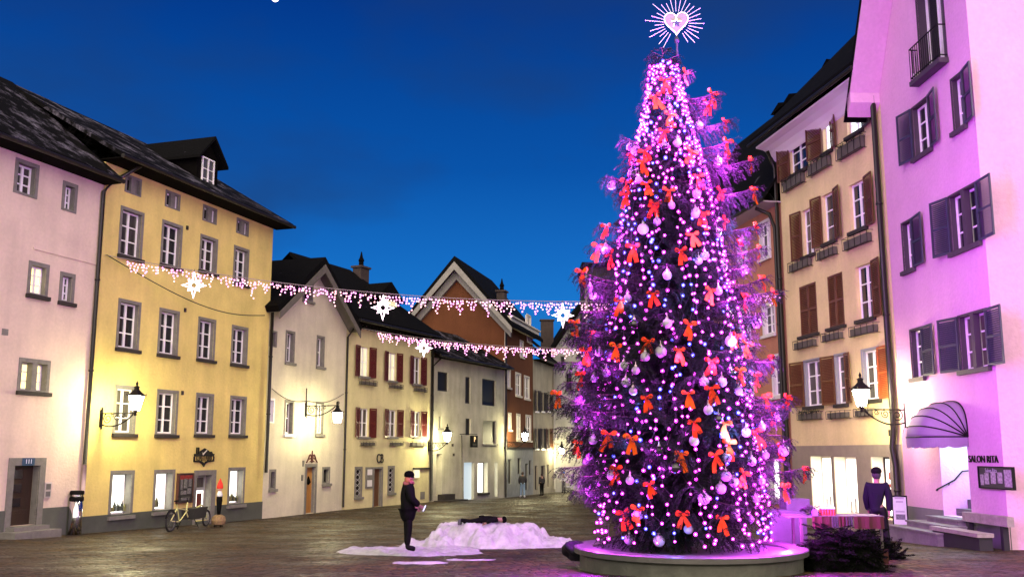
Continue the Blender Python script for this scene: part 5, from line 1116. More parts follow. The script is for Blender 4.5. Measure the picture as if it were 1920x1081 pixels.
# ---- heart topper
hc = at(1268, 45, TD); hr_ = empty('heart_topper', (hc.x, hc.y, top.z-.1), R(-6), 'pale heart with a star and a ring of rays on the tree top', 'tree topper'); off = Vector((0, 0, hc.z-top.z+.1))
def heart(s, n=40): return [(s*16*math.sin(t)**3/17, s*(13*math.cos(t)-5*math.cos(2*t)-2*math.cos(3*t)-math.cos(4*t)+2)/15) for t in [2*math.pi*k/n for k in range(n)]]
M_ = Matrix.Translation(off); q = MB(); q.prism(heart(.255), -.02, .02, M_); q.build('heart', mat('brushed_pale_metal', (.25, .22, .21), .45, metal=.2, emit=(.5, .42, .42), es=.0), hr_)
q = MB(); h_ = heart(.262); q.tube([(off.x+x, -.012, off.z+z) for x, z in h_]+[(off.x+h_[0][0], -.012, off.z+h_[0][1])], .014, 5); q.build('heart_rim', mat('lit_heart_edge', (.9, .85, .9), .4, emit=(1, .9, 1), es=.45), hr_)
stp = [((.105 if k % 2 == 0 else .045)*math.sin(k*math.pi/5), (.105 if k % 2 == 0 else .045)*math.cos(k*math.pi/5)) for k in range(10)]
q = MB(); q.prism([(x, z+.01) for x, z in stp], -.032, -.021, M_); q.build('star', mat('dark_star', (.03, .03, .09), .4), hr_)
q = MB(); sp_ = [(off.x+x, -.035, off.z+z+.01) for x, z in stp]; q.tube([sp_[i % 10] for i in (8, 9, 10, 11, 12)], .012, 5); q.tube([sp_[6], sp_[7]], .010, 5); q.build('star_edge', mat('lit_star_edge', (1, .8, .7), .4, emit=(1, .75, .6), es=2), hr_)
ray_m = mat('lilac_ray', (.6, .5, .7), .4, emit=(.62, .58, .70), es=.26)
for k in range(27):
    a = R(-62+k*304/26)+R(0); a = R(90)-R(152)+R(304)*k/26; ln = .47+.13*((k*7) % 3)/2+.04*math.sin(k*2.3)
    q = MB(); d = Vector((math.cos(a), 0, math.sin(a))); q.bar(off+d*.26+Vector((0, .01, .02)), off+d*(ln+.02)+Vector((0, .01, .02)), .010); q.build('ray', ray_m, hr_)
q = MB(); q.tube([(0, 0, 0), off-Vector((0, 0, .22))], .022, 8); q.lathe([(.04, 0), (.055, .06), (.03, .12)], (0, 0, off.z-.42), 8); q.build('pole', mat('dark_pole', (.04, .04, .05), .5, metal=.3), hr_)
# ================================================================ snow
from mathutils import noise as mn
snow_m = mat('crusty_snow', (.50, .50, .50), .9, var=.4, vs=4, bump=1.0, bs=7, spec=.15)
def snow(name, cx, cy, fn, x0, x1, y0, y1, label, step=.05):
    nx_, ny_ = int((x1-x0)/step), int((y1-y0)/step); q = MB(); idx = {}
    H_ = {}
    for i in range(nx_+1):
        for j in range(ny_+1):
            x = x0+i*step; y = y0+j*step; H_[i, j] = (x, y, fn(x, y))
    def vid(i, j):
        if (i, j) not in idx: x, y, h = H_[i, j]; idx[i, j] = len(q.v); q.v.append((x-cx, y-cy, max(h, -.02)+gz(x, y)-gz(cx, cy)))
        return idx[i, j]
    for i in range(nx_):
        for j in range(ny_):
            if max(H_[a][2] for a in ((i, j), (i+1, j), (i+1, j+1), (i, j+1))) > 0: q.f.append((vid(i, j), vid(i+1, j), vid(i+1, j+1), vid(i, j+1))); q.mi.append(0)
    o = q.build(name, snow_m, smooth=True, loc=(cx, cy, gz(cx, cy))); return tag(o, label, 'snow')
def fb(x, y, s, k=0): return mn.fractal(Vector((x*s, y*s, 3.1+k)), .9, 2.1, 5)
def sm(t): t = max(0, min(1, t)); return t*t*(3-2*t)
def pile(x, y):
    n = fb(x, y, 1.1); wob = .5*n
    e1 = 1-(((x+.75)/2.15)**2 + ((y-27.6)/1.9)**2) + wob; h = .54*sm(e1*1.3)
    h += .10*math.exp(-((x+.9)/.9)**2-((y-27.0)/.5)**2)
    e2 = 1-(((x+2.4)/1.75)**2 + ((y-24.6)/1.55)**2) + wob*1.1; h = max(h, .10*sm(e2*1.6)+.0) if e1 < .05 else h + .05*sm(e2*2)
    e3 = 1-(((x-1.0)/.75)**2+((y-27.4)/1.1)**2)+wob; h = max(h, .20*sm(e3*1.4))
    if h <= .004: return -.03
    return h + .11*fb(x, y, 1.9, 5)*min(1, h*4) + .06*fb(x, y, 4.5, 2)*min(1, h*5) - .07*abs(fb(x, y, 2.6, 8))*min(1, h*5) + .02*fb(x, y, 9, 7)*min(1, h*8) - .004
snow('snow_heap', -.8, 26, pile, -4.6, 2.6, 22.3, 30, 'big heap of shovelled snow left of the tree basin')
def patch(x, y): return .035*sm((1-(((x+1.95)/.72)**2+((y-20.95)/.30)**2)+1.3*fb(x, y, 2.6))*1.2)-.006
snow('snow_patch', -2, 21, patch, -3.2, -.6, 20.3, 21.7, 'thin flat patch of snow in front of the snow heap', .04)
def patch2(x, y): return .03*sm((.65-(((x+.95)/.8)**2+((y-21.9)/.3)**2)+.9*fb(x, y, 2.6, 9))*1.1)-.008
snow('snow_patch', -1, 22, patch2, -2, .3, 21.3, 22.6, 'scattered crumbs of snow between the heap and the flat patch', .04)
def patch3(x, y): return .03*sm((.6-(((x-1.9)/.9)**2+((y-26.4)/.35)**2)+.9*fb(x, y, 2.6, 4))*1.1)-.006
snow('snow_patch', 2, 26.4, patch3, .8, 3.2, 25.7, 27.2, 'narrow strip of snow between the heap and the basin', .04)
# ================================================================ people
def skinned(name, nodes, chains, m, parent, levels=2, root=0):
    """nodes: name -> (co, radius or (rx, ry)); chains: list of node-name lists"""
    names = list(nodes); ix = {n: i for i, n in enumerate(names)}; ed = set()
    for c in chains:
        for a, b in zip(c, c[1:]): ed.add((ix[a], ix[b]))
    me = bpy.data.meshes.new(name); me.from_pydata([tuple(nodes[n][0]) for n in names], list(ed), []); o = bpy.data.objects.new(name, me); COL.objects.link(o)
    md = o.modifiers.new('skin', 'SKIN'); md.use_smooth_shade = True
    sv = me.skin_vertices[0].data
    for i, n in enumerate(names):
        r_ = nodes[n][1]; sv[i].radius = r_ if isinstance(r_, tuple) else (r_, r_); sv[i].use_root = (i == 0)
    s = o.modifiers.new('sub', 'SUBSURF'); s.levels = levels; s.render_levels = levels
    dg = bpy.context.evaluated_depsgraph_get(); dg.update(); me2 = bpy.data.meshes.new_from_object(o.evaluated_get(dg)); bpy.data.objects.remove(o)
    me2.materials.clear(); me2.materials.append(m); o = bpy.data.objects.new(name, me2); COL.objects.link(o); o.parent = parent; return o
skin_m = mat('skin', (.26, .14, .10), .7)
V = Vector
def person(loc, rz, H_, label, J=None, coat=None, coat_len=.44, pants=None, shoes=None, hat=None, hat_kind='beanie', hair=None, hair_len=.05, hood=None, scarf=None, rot=None, sleeve=1.0, bulk=1.0, group=None):
    h = H_; J = J or {}
    N = dict(pel=V((0, 0, .53*h)), spi=V((0, 0, .62*h)), che=V((0, 0, .74*h)), nek=V((0, 0, .835*h)), hd0=V((0, .008*h, .875*h)), hd1=V((0, .014*h, .925*h)), hd2=V((0, .008*h, .965*h)))
    for s, g in (('l', -1), ('r', 1)):
        N['sh'+s] = V((g*.105*h, 0, .80*h)); N['el'+s] = V((g*.135*h, -.01*h, .64*h)); N['wr'+s] = V((g*.13*h, .03*h, .50*h)); N['ha'+s] = V((g*.125*h, .045*h, .455*h))
        N['hi'+s] = V((g*.048*h, 0, .51*h)); N['kn'+s] = V((g*.052*h, .01*h, .285*h)); N['an'+s] = V((g*.055*h, -.012*h, .045*h)); N['to'+s] = V((g*.062*h, .075*h, .018*h))
    for k, v in J.items(): N[k] = V(v)*h
    p = empty('person', loc, rz, label, 'person', group)
    if rot: p.rotation_euler = rot
    R_ = dict(pel=(.075*h, .055*h), spi=(.065*h, .05*h), che=(.08*h, .058*h), nek=.03*h, hd0=(.040*h, .046*h), hd1=(.047*h, .056*h), hd2=(.036*h, .044*h))
    for s in 'lr': R_.update({'sh'+s: .036*h, 'el'+s: .026*h, 'wr'+s: .016*h, 'ha'+s: (.022*h, .012*h), 'hi'+s: .05*h, 'kn'+s: .034*h, 'an'+s: .022*h, 'to'+s: .018*h})
    arms = [['che', 'sh'+s, 'el'+s, 'wr'+s, 'ha'+s] for s in 'lr']; legs = [['pel', 'hi'+s, 'kn'+s, 'an'+s, 'to'+s] for s in 'lr']
    body = skinned('body', {k: (N[k], R_[k]) for k in N}, [['pel', 'spi', 'che', 'nek', 'hd0', 'hd1', 'hd2']]+arms+legs, skin_m, p)
    # fingers grown into the body mesh, plus nose and ears
    q = MB()
    for s, g in (('l', -1), ('r', 1)):
        a = N['ha'+s]; d = (a-N['wr'+s]).normalized(); side_ = d.cross(V((g, 0, 0)));  side_ = side_.normalized() if side_.length > .01 else V((0, 1, 0)); inn = V((-g, 0, 0))
        for f, ln in zip((-1.5, -.5, .5, 1.5), (.042, .048, .045, .036)):
            b = a + side_*f*.0085*h; q.tube([b-d*.006*h, b+d*ln*.45*h, b+d*ln*.8*h+inn*.010*h, b+d*ln*.95*h+inn*.022*h], [.0055*h, .005*h, .0045*h, .003*h], 5)
        b = a+side_*.018*h-d*.015*h; q.tube([b, b+side_*.016*h+d*.012*h, b+side_*.018*h+d*.032*h+inn*.006*h], [.006*h, .0055*h, .004*h], 5)
    hdc = N['hd1']; fw_ = (V((0, 1, 0)) if rot is None else V((0, 1, 0))); fd = J.get('face'); 
    fwd = V(fd) if fd else V((0, 1, 0)); upv = (N['hd2']-N['hd0']).normalized(); sdv = fwd.cross(upv).normalized()
    if 'face' in N: N.pop('face')
    q.tube([hdc+fwd*.050*h+upv*.008*h, hdc+fwd*.066*h-upv*.010*h, hdc+fwd*.05*h-upv*.014*h], [.004*h, .009*h, .006*h], 5)
    for g in (-1, 1): q.ball(hdc+sdv*g*.048*h, .012*h, 6, 5, (.5, 1, 1.3))
    import bmesh
    bm = bmesh.new(); bm.from_mesh(body.data); tmp = bpy.data.meshes.new('t'); tmp.from_pydata(q.v, [], q.f); bm.from_mesh(tmp); bm.to_mesh(body.data); bm.free()
    body.data.polygons.foreach_set('use_smooth', [True]*len(body.data.polygons))
    e = MB()
    for g in (-1, 1): e.ball(hdc+fwd*.051*h+sdv*g*.018*h+upv*.012*h, .0065*h, 6, 5)
    e.build('eyes', mat('eye_dark', (.02, .02, .02), .3), p)
    e = MB(); e.ball(hdc+fwd*.051*h-upv*.026*h, .010*h, 6, 5, (1.4, .5, .4)); e.build('mouth', mat('lips', (.3, .08, .07), .5), p)
    k = bulk*1.22
    cn = {kk: (N[kk], (R_[kk][0]*k, R_[kk][1]*k*1.05) if isinstance(R_[kk], tuple) else R_[kk]*k*1.15) for kk in ('spi', 'pel', 'che')}
    cn['che'] = (N['che'], (.083*h*k, .064*h*k)); cn['col'] = (N['nek'].lerp(N['che'], .25), (.05*h, .045*h)); low = N['pel'].lerp((N['knl']+N['knr'])/2, (.53-coat_len)/.25)
    cn['hem'] = (low, (.088*h*bulk, .070*h*bulk))
    for s in 'lr': cn.update({'sh'+s: (N['sh'+s], .046*h*bulk), 'el'+s: (N['el'+s], .038*h*bulk), 'wr'+s: (N['el'+s].lerp(N['wr'+s], sleeve), .028*h*bulk)})
    skinned('jacket', cn, [['spi', 'pel', 'hem'], ['spi', 'che', 'col']] + [['che', 'sh'+s, 'el'+s, 'wr'+s] for s in 'lr'], coat, p)
    pn = {'pel': (N['pel'], (.078*h, .06*h))}
    for s in 'lr': pn.update({'hi'+s: (N['hi'+s], .060*h), 'kn'+s: (N['kn'+s], .049*h), 'an'+s: (N['an'+s]+(N['kn'+s]-N['an'+s])*.06, .040*h)})
    skinned('trousers', pn, [['pel', 'hi'+s, 'kn'+s, 'an'+s] for s in 'lr'], pants, p)
    for s in 'lr':
        a, t = N['an'+s], N['to'+s]; dd = (t-a); skinned('shoe', {'a': (a+(N['kn'+s]-a)*.22, .036*h), 'b': (a+dd*.02-(N['kn'+s]-a).normalized()*.010*h, .037*h), 'c': (a+dd*.6, (.034*h, .030*h)), 'd': (t+dd*.25, (.030*h, .024*h))}, [['a', 'b', 'c', 'd']], shoes, p, 1)
    if hat:
        c = N['hd2']; q = MB(); q.ball((0, 0, 0), .064*h, 14, 10, (1, 1.08, .82)); 
        if hat_kind == 'cap': q.box(-.035*h, .035*h, .03*h, .105*h, -.018*h, -.008*h)
        else: q.lathe([(.058*h, -.030*h), (.062*h, -.026*h), (.062*h, -.006*h), (.058*h, -.002*h)], n=14, sy=1.08)
        ho = q.build('hat', hat, p, smooth=True); ho.location = c+upv*.004*h-fwd*.004*h
        zz = upv; yy = fwd; xx = yy.cross(zz).normalized(); ho.rotation_euler = Matrix((xx, zz.cross(xx), zz)).transposed().to_euler()
    if hair:
        q = MB(); q.ball((0, 0, 0), .057*h, 12, 8, (.95, .95, 1.1+hair_len*4)); o = q.build('hair', hair, p, smooth=True); o.location = N['hd1']-fwd*.016*h-upv*hair_len*.6*h
    if hood:
        skinned('hood', {'a': (N['nek']-fwd*.045*h-V((.04*h, 0, 0)), .035*h), 'b': (N['nek']-fwd*.062*h-upv*.01*h, .042*h), 'c': (N['nek']-fwd*.045*h+V((.04*h, 0, 0)), .035*h), 'd': (N['nek']-fwd*.05*h+upv*.022*h, .034*h)}, [['a', 'b', 'c'], ['b', 'd']], hood, p)
    if scarf:
        q = MB(); q.tube([N['nek']+V((.052*h*math.cos(t), .008*h+.052*h*math.sin(t), .012*h*math.sin(t*2)+.018*h)) for t in [k*.45 for k in range(15)]], .026*h, 8); q.build('scarf', scarf, p, smooth=True)
    return p
blackc = mat('black_parka', (.006, .006, .006), .95, bump=.3, bs=8, spec=.05); blackp = mat('black_trousers', (.006, .006, .006), .95, spec=.05); blacks = mat('black_boots', (.006, .006, .006), .8, spec=.1)
# woman on the snow, seen from behind and the side, looking right
wp = at(763, 1031, 22.9)
wn = person(wp, R(-72), 1.74, 'person in a black hooded parka and black beanie standing on the snow edge', coat=blackc, coat_len=.33, pants=blackp, shoes=blacks, hat=mat('black_knit_hat', (.004, .004, .004), 1, bump=.6, bs=40, spec=0), hair=mat('reddish_hair', (.40, .13, .06), .7, var=.4, vs=30), hair_len=.035, hood=blackc, scarf=mat('rosy_scarf', (.26, .08, .065), .95, var=.3, vs=20), bulk=1.52,
  J={'elr': (.14, .02, .655), 'wrr': (.11, .13, .575), 'har': (.09, .165, .555), 'ell': (-.13, .04, .65), 'wrl': (-.10, .12, .545), 'hal': (-.085, .15, .515), 'hd1': (0, .022, .92), 'hd2': (0, .018, .962), 'anl': (-.045, .01, .045), 'tol': (-.05, .10, .018)})
# her phone, lit
h_ = 1.74; ph = MB(); ph.box(-.037, .037, -.004, .004, -.075, .075); po = ph.build('mobile_phone', mat('phone_body', (.02, .02, .02), .3)); 
M0 = Matrix.Translation(wp) @ Matrix.Rotation(R(-68), 4, 'Z'); po.matrix_world = M0 @ Matrix.Translation((.085*h_, .205*h_, .535*h_)) @ Matrix.Rotation(R(-25), 4, 'X'); tag(po, 'lit mobile phone held by the person in the black parka', 'phone')
ph = MB(); ph.box(-.033, .033, -.0065, -.0045, -.07, .07); ph.build('screen', mat('phone_screen', (.5, .5, .7), .3, emit=(.55, .5, 1), es=1.2), po)
# child lying on the heap
cl_ = at(897, 984, 27.2); hz = pile(cl_.x, 27.2)+gz(cl_.x, 27.2)
person(V((cl_.x-.56, 26.9, hz+.07)), 0, 1.3, 'child in black snow clothes lying on top of the snow heap', rot=(R(-90), 0, R(-90)), coat=blackc, pants=blackp, shoes=mat('grey_snow_boots', (.06, .07, .06), .7), hat=MATS['black_knit_hat'], coat_len=.46, bulk=1.25,
  J={'ell': (-.17, .03, .68), 'wrl': (-.13, .10, .58), 'hal': (-.10, .13, .55), 'elr': (.17, .0, .70), 'wrr': (.20, .06, .60), 'har': (.20, .08, .56), 'knl': (-.05, .13, .31), 'knr': (.06, .04, .28), 'anl': (-.05, .02, .10), 'tol': (-.06, .10, .07), 'anr': (.07, .0, .05), 'tor': (.08, .09, .04)})
# man seen from behind far across the square
mp_ = ghit(980, 931.5); jeans = mat('pale_blue_jeans', (.20, .30, .42), .8, var=.2); wsh = mat('white_trainers', (.7, .7, .72), .6)
person(mp_, R(8), 1.84, 'person in black jacket, blue jeans and white trainers walking away across the square', coat=mat('black_jacket', (.012, .012, .014), .8), coat_len=.47, pants=jeans, shoes=wsh, hair=mat('dark_hair', (.03, .02, .015), .8), hair_len=.0, bulk=1.25, J={'knl': (-.06, .03, .285), 'anl': (-.07, .03, .05), 'tol': (-.09, .10, .02), 'anr': (.06, -.08, .05), 'tor': (.08, -.02, .015), 'knr': (.055, -.01, .285), 'wrl': (-.12, .08, .53), 'hal': (-.09, .10, .50), 'wrr': (.12, .08, .53), 'har': (.09, .10, .50)})
# man walking past the stall on the right
mr_ = at(1652, 1036, 22.3)
person(mr_, R(-28), 1.83, 'person in a flat cap and dark blue jacket striding past the fir branches', coat=mat('dark_blue_jacket', (.009, .008, .014), .95, bump=.3, spec=.1), coat_len=.46, pants=mat('dark_trousers', (.012, .012, .012), .9, spec=.1), shoes=blacks, hat=mat('dark_cap', (.006, .006, .006), .95, spec=.05), hat_kind='cap', hair=mat('grey_hair', (.03, .026, .026), .9), hair_len=0, bulk=1.2,
  J={'pel': (-.03, 0, .53), 'spi': (-.035, 0, .62), 'knl': (-.09, -.02, .29), 'anl': (-.07, -.15, .07), 'tol': (-.08, -.09, .02), 'knr': (.05, .10, .29), 'anr': (.07, .14, .045), 'tor': (.09, .22, .02), 'wrl': (-.13, .07, .50), 'wrr': (.13, -.04, .49), 'har': (.13, -.05, .45), 'hal': (-.12, .10, .46)})
# small figures in the lane
p_ = at(1016, 921, 78); p_.z = gz(0, 78); person(p_, R(30), 1.72, 'dark-dressed person standing against the beige house at the lane', coat=mat('charcoal_coat', (.02, .02, .02), .9), pants=blackp, shoes=blacks, hair=MATS['dark_hair'], hair_len=.0)
p_ = at(1057, 914, 86); p_.z = gz(0, 86); person(p_, R(150), 1.75, 'person with a bright blue hat and pale coat in the lane', coat=mat('pale_coat', (.55, .55, .55), .8), pants=mat('grey_trousers', (.12, .12, .13), .8), shoes=blacks, hat=mat('bright_blue_hat', (.02, .16, .55), .7), J={'wrl': (-.10, .18, .56), 'hal': (-.10, .21, .55), 'wrr': (.10, .18, .56), 'har': (.10, .21, .55)})
bg_ = empty('pushchair', (p_.x+.35, p_.y-.45, gz(0, 86)), R(30), 'pushchair beside the person in the blue hat in the lane', 'pushchair')
q = MB(); q.prism([(-.3, .5), (.3, .42), (.42, .8), (.3, .82), (.2, .58), (-.28, .62)], -.22, .22); q.build('seat', mat('pale_pushchair_fabric', (.5, .5, .52), .8), bg_)
q = MB(); q.tube([(-.32, -.2, .15), (.15, -.2, .6), (.5, -.2, 1.0)], .015, 5); q.tube([(-.32, .2, .15), (.15, .2, .6), (.5, .2, 1.0)], .015, 5); q.tube([(.5, -.2, 1), (.5, .2, 1)], .018, 5); q.tube([(.3, -.2, .15), (0, -.2, .48)], .015, 5); q.tube([(.3, .2, .15), (0, .2, .48)], .015, 5); q.build('frame', iron, bg_)
for x in (-.32, .3):
    for y in (-.22, .22): q = MB(); q.tube([(x+.12*math.cos(t*.7), y, .15+.12*math.sin(t*.7)) for t in range(10)], .025, 5); q.build('wheel', blacks, bg_)
# ================================================================ street objects, left side
def wheel(name, c, r, parent, spokes=18):
    q = MB(); q.tube([(c[0]+r*math.cos(2*math.pi*k/28), c[1], c[2]+r*math.sin(2*math.pi*k/28)) for k in range(29)], .038, 6, cap=False); t = q.build(name, mat('tyre_rubber', (.012, .012, .012), .8), parent)
    q = MB(); q.tube([(c[0]+(r-.035)*math.cos(2*math.pi*k/28), c[1], c[2]+(r-.035)*math.sin(2*math.pi*k/28)) for k in range(29)], .012, 4, cap=False)
    for k in range(spokes): a = 2*math.pi*k/spokes; q.tube([(c[0], c[1]+.02*(-1)**k, c[2]), (c[0]+(r-.03)*math.cos(a), c[1], c[2]+(r-.03)*math.sin(a))], .003, 3, cap=False)
    q.lathe([(.03, -.0), (.03, .01)], c, 6); q.build('rim', mat('dull_rim', (.15, .15, .15), .4, metal=.7), t); return t
ba = ghit(319, 996); bb = ghit(386, 988); bd_ = (bb-ba); bk = empty('cargo_bicycle', ba, math.atan2(bd_.y, bd_.x), 'lime yellow cargo bicycle parked before the shop door', 'bicycle'); BL = bd_.length
s_ = BL/1.95; ylw = mat('lime_yellow_frame', (.55, .56, .22), .4); print('bike', BL)
wheel('wheel', (0, 0, .36), .34, bk); wheel('wheel', (BL, 0, .30), .28, bk)
q = MB()
def T(*pts, r=.022): q.tube([(x*s_, y, z) for x, z, y in [(a[0], a[1], a[2] if len(a) > 2 else 0) for a in pts]], r, 6)
T((0, .36), (.45, .30)); T((0, .36), (.30, .78)); T((.45, .30), (.27, .92)); T((.45, .30), (.80, .62)); T((.30, .78), (.82, .68)); T((.80, .62), (.84, .95), r=.026); T((.80, .60), (.95, .34), (1.55, .34), (1.70, .75), (1.62, .82), (1.1, .62), (.82, .66), r=.026); T((1.62, .82), (1.85, .60), (1.95, .31), r=.026); T((.95, .34), (1.15, .62), r=.018); T((1.35, .36), (1.55, .78), r=.018)
q.build('frame', ylw, bk)
q = MB(); q.prism([(.90*s_, .34), (1.55*s_, .36), (1.66*s_, .74), (.86*s_, .72)], -.24, .24); q.build('cargo_box', mat('black_cargo_box', (.015, .015, .015), .6), bk)
q = MB(); q.tube([(.27*s_, 0, .9), (.25*s_, 0, 1.02)], .016, 6); q.ball((.24*s_, 0, 1.04), .13, 10, 6, (1, .55, .28)); q.build('saddle', blacks, bk)
q = MB(); q.tube([(.84*s_, 0, .94), (.80*s_, 0, 1.12)], .018, 6); q.tube([(.70*s_, -.3, 1.16), (.80*s_, -.12, 1.12), (.80*s_, .12, 1.12), (.70*s_, .3, 1.16)], .014, 6); q.build('handlebar', blacks, bk)
q = MB(); q.tube([(.42*s_, .09, .3), (.5*s_, .1, .14)], .012, 5); q.lathe([(.10, 0), (.10, .02)], (.45*s_, .05, .30), 12); q.box(.46*s_, .56*s_, .08, .16, .12, .145); q.tube([(.62*s_, 0, .5), (.60*s_, .18, .02)], .014, 5); q.tube([(1.25*s_, 0, .34), (1.27*s_, -.18, .01)], .014, 5); q.build('kickstand_and_pedals', blacks, bk)
q = MB(); q.tube([(.39*math.cos(a), 0, .36+.39*math.sin(a)) for a in [R(20+12*k) for k in range(13)]], .02, 5); q.build('mudguard', blacks, bk)
# menu board on the wall
u0, u1, z0, z1 = HB.rect(330, 358, 888, 941); mb_ = empty('notice_board', FB.w((u0+u1)/2, -.05, z0), FB.rz, 'large black notice board with a red top strip beside the shop door', 'notice board'); hw = (u1-u0)/2*.94; hh = z1-z0
q = MB(); q.box(-hw, hw, -.05, .04, 0, hh); q.build('board', mat('blackboard', (.018, .018, .018), .5), mb_)
q = MB(); q.box(-hw-.04, -hw, -.07, .045, -.03, hh+.04); q.box(hw, hw+.04, -.07, .045, -.03, hh+.04); q.box(-hw, hw, -.07, .045, hh, hh+.04); q.box(-hw, hw, -.07, .045, -.03, 0); q.build('frame', mat('dark_wood_frame', (.08, .03, .02), .6), mb_)
q = MB(); q.box(-hw+.05, hw-.05, -.058, -.052, hh-.2, hh-.04); q.build('red_strip', mat('board_red', (.35, .02, .02), .6, var=.8, vs=18), mb_)
pp = mat('board_paper', (.22, .22, .20), .7, var=.7, vs=22)
for (x0, x1, a, b) in ((-.75, -.45, .45, .82), (-.3, .2, .5, .85), (.35, .8, .55, .85), (-.7, .1, .28, .42), (.2, .8, .3, .5), (-.6, .6, .08, .2)):
    q = MB(); q.box(x0*hw, x1*hw, -.058, -.052, a*hh, b*hh); q.build('paper', pp, mb_)
# shop emblem above the door: factory silhouette with shield
u_, z_ = HB.uz(381, 857); em = empty('shop_sign', FB.w(u_, 0, z_), FB.rz, 'black factory-shaped metal sign above the yellow house shop door', 'sign'); s_ = .92
k_ = (HB.uz(400, 857)[0]-HB.uz(362, 857)[0])/2; zz_ = (HB.uz(381, 836)[1]-HB.uz(381, 874)[1])/2
def SP(l): return [(x*k_, z*zz_) for x, z in l]
q = MB(); q.prism(SP([(-1, .35), (-.80, .40), (-.80, 1.0), (-.72, 1.0), (-.72, .42), (-.62, .42), (-.62, 1.0), (-.54, 1.0), (-.54, .42), (-.45, .5), (-.45, .62), (0, .92), (.45, .65), (.45, .38), (.55, .58), (.72, .6), (.82, .38), (1, .36), (.93, .12), (-.93, .12)]), -.07, -.03)
q.prism(SP([(-1, -.42), (-.9, -.30), (-.35, -.30), (-.1, -.44), (0, -.60), (.12, -.42), (.4, -.30), (.9, -.26), (1, -.40), (.4, -.46), (.15, -.62), (0, -.92), (-.2, -.62), (-.45, -.46)]), -.07, -.03)
q.prism(SP([(-1, .12), (-.92, .12), (-.90, -.30), (-1, -.42)]), -.069, -.031); q.prism(SP([(.92, .12), (1, .12), (1, -.40), (.9, -.26)]), -.069, -.031); q.build('silhouette', iron, em)
q = MB(); q.prism(SP([(-.25, .55), (-.18, .42), (.2, .78), (.22, .70), (-.18, .22), (-.22, .3)]), -.076, -.071); q.build('tick_mark', mat('pale_mark', (.6, .58, .45), .6), em)
q = MB(); q.prism(SP([(-.9, .10), (.9, .10), (.88, -.22), (.12, -.36), (0, -.5), (-.12, -.38), (-.88, -.28)]), -.045, -.04); q.build('sign_plate', mat('ochre_plate', (.50, .38, .10), .6), em)
text('KUNSTFABRIK', .34*k_/.9, .006, 'lettering', iron, em, Matrix.Translation((0, -.06, -.07*zz_)) @ Matrix.Rotation(R(90), 4, 'X') @ Matrix.Diagonal((.66, 1.3, 1, 1)))
# carved figure
fp_ = ghit(409, 987); fg = empty('wooden_figure', fp_, 0, 'slim carved figure with red pointed hat on a straw ball by the shop', 'figure')
q = MB(); q.lathe([(.10, .05), (.24, .10), (.28, .24), (.24, .38), (.12, .46)], n=14); q.build('straw_base', mat('straw', (.33, .22, .10), .9, var=.5, vs=18, bump=.8, stretch=(1, 1, .3)), fg)
for k in range(4): q = MB(); a = .8+k*1.57; q.tube([(.14*math.cos(a), .14*math.sin(a), .12), (.17*math.cos(a), .17*math.sin(a), 0)], .025, 6); q.build('foot', wood_d, fg)
q = MB(); q.lathe([(.06, .44), (.09, .7), (.12, 1.0), (.11, 1.14)], n=12); q.build('body', blackc, fg, smooth=True)
q = MB(); q.lathe([(.105, 1.13), (.12, 1.2), (.08, 1.32), (.06, 1.36)], n=12); q.build('collar', mat('white_fleece', (.7, .7, .68), .9), fg, smooth=True)
q = MB(); q.ball((0, 0, 1.42), .10, 12, 8); q.ball((-.05, -.09, 1.40), .025, 6, 5); q.build('head', mat('carved_beige', (.55, .34, .20), .7), fg, smooth=True)
q = MB(); q.lathe([(.12, 1.44), (.125, 1.50), (.10, 1.62), (.05, 1.72), (.01, 1.82)], n=12); q.build('hat', mat('bright_red_felt', (.75, .03, .015), .8), fg, smooth=True)
# stainless post bin in the corner
bp_ = ghit(139, 1002); bn = empty('steel_bin', bp_, 0, 'tall polished steel bin with black lid bands in the pipe corner', 'bin'); 
q = MB(); q.lathe([(.22, .02), (.22, 1.12)], n=24); q.build('bin_body', mat('polished_steel', (.75, .75, .78), .16, metal=1), bn, smooth=True)
for z in (1.12, 1.32): q = MB(); q.lathe([(.225, z), (.23, z+.02), (.23, z+.10), (.2, z+.13)], n=24); q.build('black_band', blacks, bn, smooth=True)
q = MB(); q.lathe([(.15, 1.2), (.15, 1.34)], n=16); q.build('neck', MATS['polished_steel'], bn)
q = MB(); q.box(-.34, .02, .1, .45, 0, 1.35); q.build('side_panel', mat('dark_panel', (.03, .028, .025), .35, metal=.3), bn)
# goods in the shop windows of the yellow house
rg = random.Random(4)
for (x0, x1, yb, lab) in ((212, 244, 960, 'row of bottles and a dark bowl in the left shop window'), (293, 305, 952, 'small goods on the sill of the middle shop window'), (432, 454, 941, 'small goods on the sill of the right shop window')):
    ua_, ub_, za_, _z = HB.rect(x0, x1, yb-10, yb); g_ = empty('window_display', FB.w((ua_+ub_)/2, .2, za_+.04), FB.rz, lab, 'window display', 'displays in the shop windows')
    n = 7
    for k in range(n):
        q = MB(); h = rg.uniform(.18, .42); x = (ub_-ua_)*(k/(n-1)-.5)*.85; q.lathe([(.05, 0), (.055, h*.6), (.025, h*.75), (.02, h)], (x, rg.uniform(-.03, .03), 0), 8); q.build('bottle', mat(rg.choice(('dark_glass_bottle', 'olive_bottle', 'grey_bottle')), rg.choice(((.05, .06, .05), (.15, .15, .06), (.2, .2, .2))), .2), g_)
